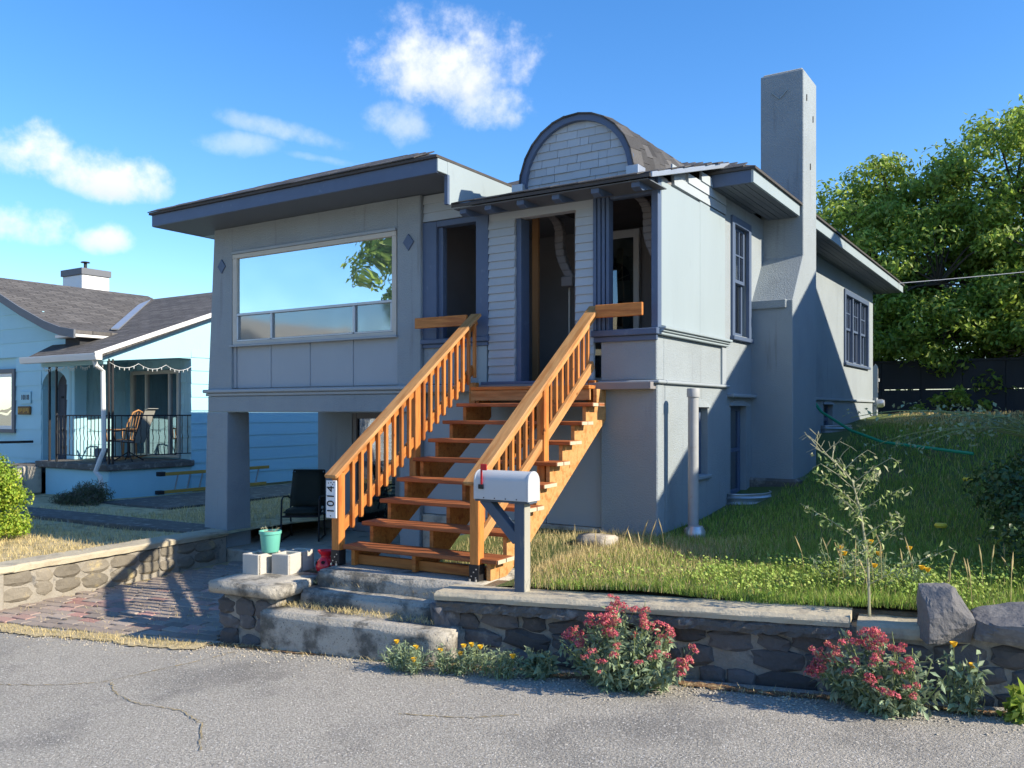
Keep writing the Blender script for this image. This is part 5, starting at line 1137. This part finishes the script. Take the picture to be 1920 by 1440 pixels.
# red valerian clumps
FH = None
def flower_mesh(seed):
    rs_ = np.random.default_rng(seed); n = 46; d = unit(rs_.normal(size=(n, 3))); d[:, 2] = np.abs(d[:, 2])*.8
    V, F = leaves(d*np.array([.032, .032, .03]), unit(d+rs_.normal(size=(n, 3))*.4), .020, .7, 0., rs=rs_)
    o = npmesh('flower_head', 'flower_red', V, F); me = o.data; bpy.data.objects.remove(o); return me
FHM = [flower_mesh(k) for k in range(4)]
def valerian(base, spread, height, nst, label, seed, bias=(0, 0)):
    rs = np.random.default_rng(seed); T_ = wempty('red_valerian', base, label, 'flowering plant', 'red valerian at the foot of the wall'); mb = MB(); LP = []; LN = []; nf = 0
    for k in range(nst):
        a = rs.uniform(0, 2*math.pi); r = spread*math.sqrt(rs.uniform(.02, 1)); b = Vector(base) + Vector((math.cos(a)*r*.35, math.sin(a)*r*.22, 0))
        h = height*(1.05-.55*(r/spread)**2)*rs.uniform(.72, 1.05); e = Vector(base) + Vector((math.cos(a)*r + bias[0]*h, math.sin(a)*r*.55 + bias[1]*h, h)); m = b.lerp(e, .5) + Vector((math.cos(a)*.03, 0, .03))
        pts = [b*(1-t)**2+m*2*t*(1-t)+e*t*t for t in np.linspace(0, 1, 8)]; mb.tube(pts, [.0045]*5+[.0035, .003, .002], 5)
        for i, p in enumerate(pts[1:7]):
            for q in range(9 if i < 4 else 4): LP.append(np.array(p)+rs.normal(size=3)*.022); LN.append(rs.normal(size=3)+np.array([0, -.2, .7]))
        if r < spread*1.1 and rs.random() < .62:
            for s in range(rs.integers(2, 6)):
                off = Vector((rs.uniform(-.05, .05), rs.uniform(-.04, .04), rs.uniform(-.06, .03))) if s else Vector((0, 0, 0)); q = e + off
                if s: mb.tube([pts[5], q], .0018, 4)
                link('flower_head', FHM[int(rs.integers(0, 4))], T_, Matrix.Translation(q) @ Matrix.Rotation(rs.uniform(0, 6), 4, 'Z') @ Matrix.Scale(rs.uniform(.4, .95), 4))
    mb.build('stems', 'green_stem', T_); V, F = leaves(np.array(LP), unit(np.array(LN)), .062, .36, .25, rs=rs); npmesh('foliage', 'glaucous_leaf', V, F, T_)
valerian((-2.45, 5.22, -.04), .50, .56, 62, 'wide clump of red valerian in bloom at the middle of the wall', 51)
valerian((-.86, 5.42, .05), .40, .46, 44, 'narrower red valerian leaning left below the upright boulder', 52, (-.22, 0))
def tuft(name, base, w, h, n, leaf, L, wd, label, seed, flowers=0, group=None):
    rs = np.random.default_rng(seed); T_ = wempty(name, base, label, 'plant', group); mb = MB(); LP = []; LN = []
    for k in range(n):
        a = rs.uniform(0, 6.28); r = w*math.sqrt(rs.uniform(0, 1)); e = Vector(base) + Vector((math.cos(a)*r, math.sin(a)*r*.4, h*rs.uniform(.5, 1)))
        b = Vector(base) + Vector((math.cos(a)*r*.75, math.sin(a)*r*.25, 0)); mb.tube([b, b.lerp(e, .6), e], [.003, .0025, .0015], 4)
        for q in range(26): LP.append(np.array(b.lerp(e, rs.uniform(.1, 1)))+rs.normal(size=3)*.022); LN.append(rs.normal(size=3)+np.array([0, 0, .5]))
        if k < flowers: MB().lathe([(.004, 0), (.014, .012), (.022, .03), (.017, .028), (0, .012)], 9).build('flower', 'flower_yellow', T_).matrix_basis = Matrix.Translation(e)
    mb.build('stems', 'green_stem', T_); V, F = leaves(np.array(LP), unit(np.array(LN)), L, wd, 0., rs=rs); npmesh('foliage', leaf, V, F, T_)
tuft('poppy_clump', (-4.08, 4.90, -.10), .26, .18, 40, 'glaucous_leaf', .045, .2, 'feathery yellow poppies against the bottom step', 61, 3, 'yellow poppies by the road')
tuft('poppy_clump', (-3.45, 5.06, -.07), .28, .19, 40, 'glaucous_leaf', .045, .2, 'feathery yellow poppies at the left end of the wall', 62, 4, 'yellow poppies by the road')
tuft('poppy_clump', (-3.78, 4.98, -.085), .22, .16, 30, 'glaucous_leaf', .042, .2, 'feathery yellow poppies between the other two roadside clumps', 67, 2, 'yellow poppies by the road')
tuft('leafy_weed', (-3.08, 5.16, -.06), .10, .20, 9, 'glaucous_leaf', .08, .42, 'small broad-leaved weed between the poppies and valerian', 63)
tuft('leafy_weed', (-.22, 5.56, .08), .09, .18, 8, 'walnut_leaf', .08, .5, 'small green weed at the road edge below the flat slab', 64)
tuft('leafy_weed', (-.50, 5.56, .06), .10, .40, 9, 'glaucous_leaf', .07, .4, 'upright weed growing before the upright boulder', 65, 2)
tuft('poppy_clump', (-1.15, 6.6, .53), .5, .32, 26, 'glaucous_leaf', .05, .2, 'scattered yellow poppies in the lawn behind the tall weed', 66, 9, 'yellow poppies by the road')
# ------------------------------------------------------------------ grass
def scatter(n, x0, x1, y0, y1, rs): return rs.uniform(x0, x1, n), rs.uniform(y0, y1, n)
rs = np.random.default_rng(71); parts_g = []; parts_d = []
def front(x): return 5.52 + .135*(x+4.05)
for (n, x0, x1, y0, y1, hm, wv, kind) in ((52000, -3.6, 1.5, 5.5, 8.2, .062, .0055, 'mix'), (36000, -3.4, 2.2, 7.6, 12, .07, .007, 'g'), (16000, -2.9, 3, 12, 17, .08, .010, 'g'), (5000, -3, 2, 16, 22, .07, .012, 'd'), (5000, -5.3, -3.5, 5.9, 8.1, .06, .005, 'd'), (3500, -3.9, -2.4, 6.2, 8.0, .08, .005, 'd')):
    x, y = scatter(n, x0, x1, y0, y1, rs); k = (y > front(x)) & ~((x < -3.44) & (y > 8.1)) & ~((x < -2.9) & (y > 11.2) & (y < 12.7)) & ~((x < -3.0) & (y > 10.25) & (y < 11.3)); 
    k &= ~((x < -3.78) & (y < 6.9) & (x > -5.6) & (y < 6.4)); x, y = x[k], y[k]; z = lawn_z(x, y); pos = np.stack([x, y, z-.005], 1); h = hm*rs.uniform(.45, 1.5, len(x))
    dry = np.zeros(len(x), bool)
    if kind == 'd': dry[:] = True
    if kind == 'mix': dry = rs.random(len(x)) < np.interp(x + .25*np.sin(y*5), [-3.6, -2.6, -1.8, 2], [.75, .32, .10, .08])
    if kind == 'g': dry = rs.random(len(x)) < .06
    if (~dry).any(): parts_g.append(blades(pos[~dry], h[~dry], wv, .6, rs))
    if dry.any(): parts_d.append(blades(pos[dry], h[dry], wv*.8, .6, rs))
x = rs.uniform(-3.3, 1.4, 5000); y = 5.59 + .1317*(x+4.05) + rs.uniform(-.04, .12, 5000); parts_g.append(blades(np.stack([x, y, np.maximum(lawn_z(x, y)-.01, .405+.036*(x+4.05))], 1), .06*rs.uniform(.4, 1.5, 5000), .005, 1.3, rs))
# clover-like ground cover in the lit front strip
x, y = scatter(26000, -3.3, 1.4, 5.55, 7.2, rs); k = (y > front(x)) & (rs.random(len(x)) < np.interp(x, [-3.2, -2.2, -1], [.08, .35, .6])*np.clip(.5+1.3*np.sin(x*3.1+2*np.sin(y*2.7))*np.sin(y*4.3+x*1.7), 0, 1)); x, y = x[k], y[k]
V, F = leaves(np.stack([x, y, lawn_z(x, y)+rs.uniform(.02, .11, len(x))], 1), unit(rs.normal(size=(len(x), 3))*.45+np.array([.6, -.1, 1])), .026*np.ones(len(x)), .8, -.1, rs=rs); o = npmesh('clover', 'clover_leaf', V, F); tag(o, 'bright clover patch in the sunlit front strip of lawn', 'clover', kind='stuff')
V, F = cat(parts_g); o = npmesh('grass', 'grass', V, F); tag(o, 'green lawn grass sloping up beside the house', 'grass', kind='stuff')
x, y = scatter(15000, -15.5, -9.95, 4.75, 8.9, rs); k = rs.random(len(x)) < np.interp(y, [4.7, 7, 7.2, 9], [1, 1, .6, .5]); k &= ~((y > 7.12+.046*(x+21)) & (y < 7.9+.046*(x+21))); x, y = x[k], y[k]
parts_d.append(blades(np.stack([x, y, yard_z(x, y)-.005], 1), .055*rs.uniform(.4, 1.6, len(x)), .007, .7, rs))
x, y = scatter(9000, -13.3, -9.9, 8.6, 13.5, rs); k = ~((x > -10.65) & (y > 7.9)); x, y = x[k], y[k]
parts_d.append(blades(np.stack([x, y, yard_z(x, y)-.005], 1), .06*rs.uniform(.4, 1.6, len(x)), .007, .7, rs))
x, y = scatter(7000, -10.3, -6.3, 4.1, 4.75, rs); k = np.abs(y - (np.array([yedge(q) for q in x])-.10)) < .16*rs.random(len(x)); x, y = x[k], y[k]
parts_d.append(blades(np.stack([x, y, np.array([zroad(q) for q in x])], 1), .04*rs.uniform(.4, 1.6, len(x)), .005, 1.2, rs))
x, y = scatter(2600, -9.7, -5.8, 4.7, 7.9, rs); parts_d.append(blades(np.stack([x, y, zdrive(x, y)], 1), .03*rs.uniform(.3, 1.5, len(x)), .004, 1.3, rs))
for (n, xa, xb, lo, hi, zz) in ((900, -5.75, -4.1, .0, .12, .15), (700, -5.65, -4.3, .33, .42, .29)):
    x = rs.uniform(xa, xb, n); y = 4.98 + .128*(x+5.0) + rs.uniform(lo, hi, n) + .15; parts_d.append(blades(np.stack([x, y, np.full(n, zz)], 1), .04*rs.uniform(.3, 1.6, n), .004, 1.4, rs))
x = rs.uniform(-6.1, -5.5, 900); y = rs.uniform(5.6, 6.3, 900); parts_d.append(blades(np.stack([x, y, np.full(900, .26)], 1), .05*rs.uniform(.3, 1.6, 900), .004, 1., rs))
x = rs.uniform(-6.5, .5, 1500); y = np.array([yedge(q) for q in x]) - np.abs(rs.normal(size=1500))*.06; parts_d.append(blades(np.stack([x, y, np.array([zroad(q) for q in x])], 1), .03*rs.uniform(.3, 1.8, 1500), .004, 1.6, rs))
V, F = cat(parts_d); o = npmesh('dry_grass', 'dry_grass', V, F); tag(o, 'straw-yellow dry grass in the yard and along the road edge', 'grass', kind='stuff')
# loose gravel gathered along the road edge
n = 2600; gx = rs.uniform(-9.5, 1.2, n); gy = np.array([yedge(q) for q in gx]) - .04 - np.abs(rs.normal(size=n))*.16; gs = rs.uniform(.003, .011, n)
oc = np.array([[1, 0, 0], [0, 1, 0], [-1, 0, 0], [0, -1, 0], [0, 0, .7], [0, 0, -.7]]); of = np.array([[0, 1, 4], [1, 2, 4], [2, 3, 4], [3, 0, 4], [1, 0, 5], [2, 1, 5], [3, 2, 5], [0, 3, 5]])
gz = np.array([zroad(q) for q in gx]) + .006*np.sin(gx*1.7+gy*.9) + .003
V = (np.stack([gx, gy, gz], 1)[:, None] + oc[None]*gs[:, None, None]*rs.uniform(.6, 1.4, (n, 6, 1))).reshape(-1, 3); F = (of[None] + 6*np.arange(n)[:, None, None]).reshape(-1, 3)
tag(npmesh('gravel', 'concrete', V, F), 'loose gravel along the road edge', 'gravel', kind='stuff')
# bristly seed heads among the lawn
mb = MB(); rr = random.Random(3)
for k in range(46):
    x = rr.uniform(-3.6, -2.9) if k < 14 else rr.uniform(-1.7, .3); y = rr.uniform(6.0, 7.2); z = float(lawn_z(np.array(x), np.array(y))); h = rr.uniform(.2, .38); dx = rr.uniform(-.06, .06)
    mb.tube([(x, y, z), (x+dx*.5, y, z+h*.6), (x+dx, y, z+h*.8), (x+dx*1.5, y, z+h)], [.0015, .0015, .006, .001], 4)
tag(mb.build('seed_heads', 'dry_grass'), 'bristly seed heads standing in the lawn', 'grass', kind='stuff')
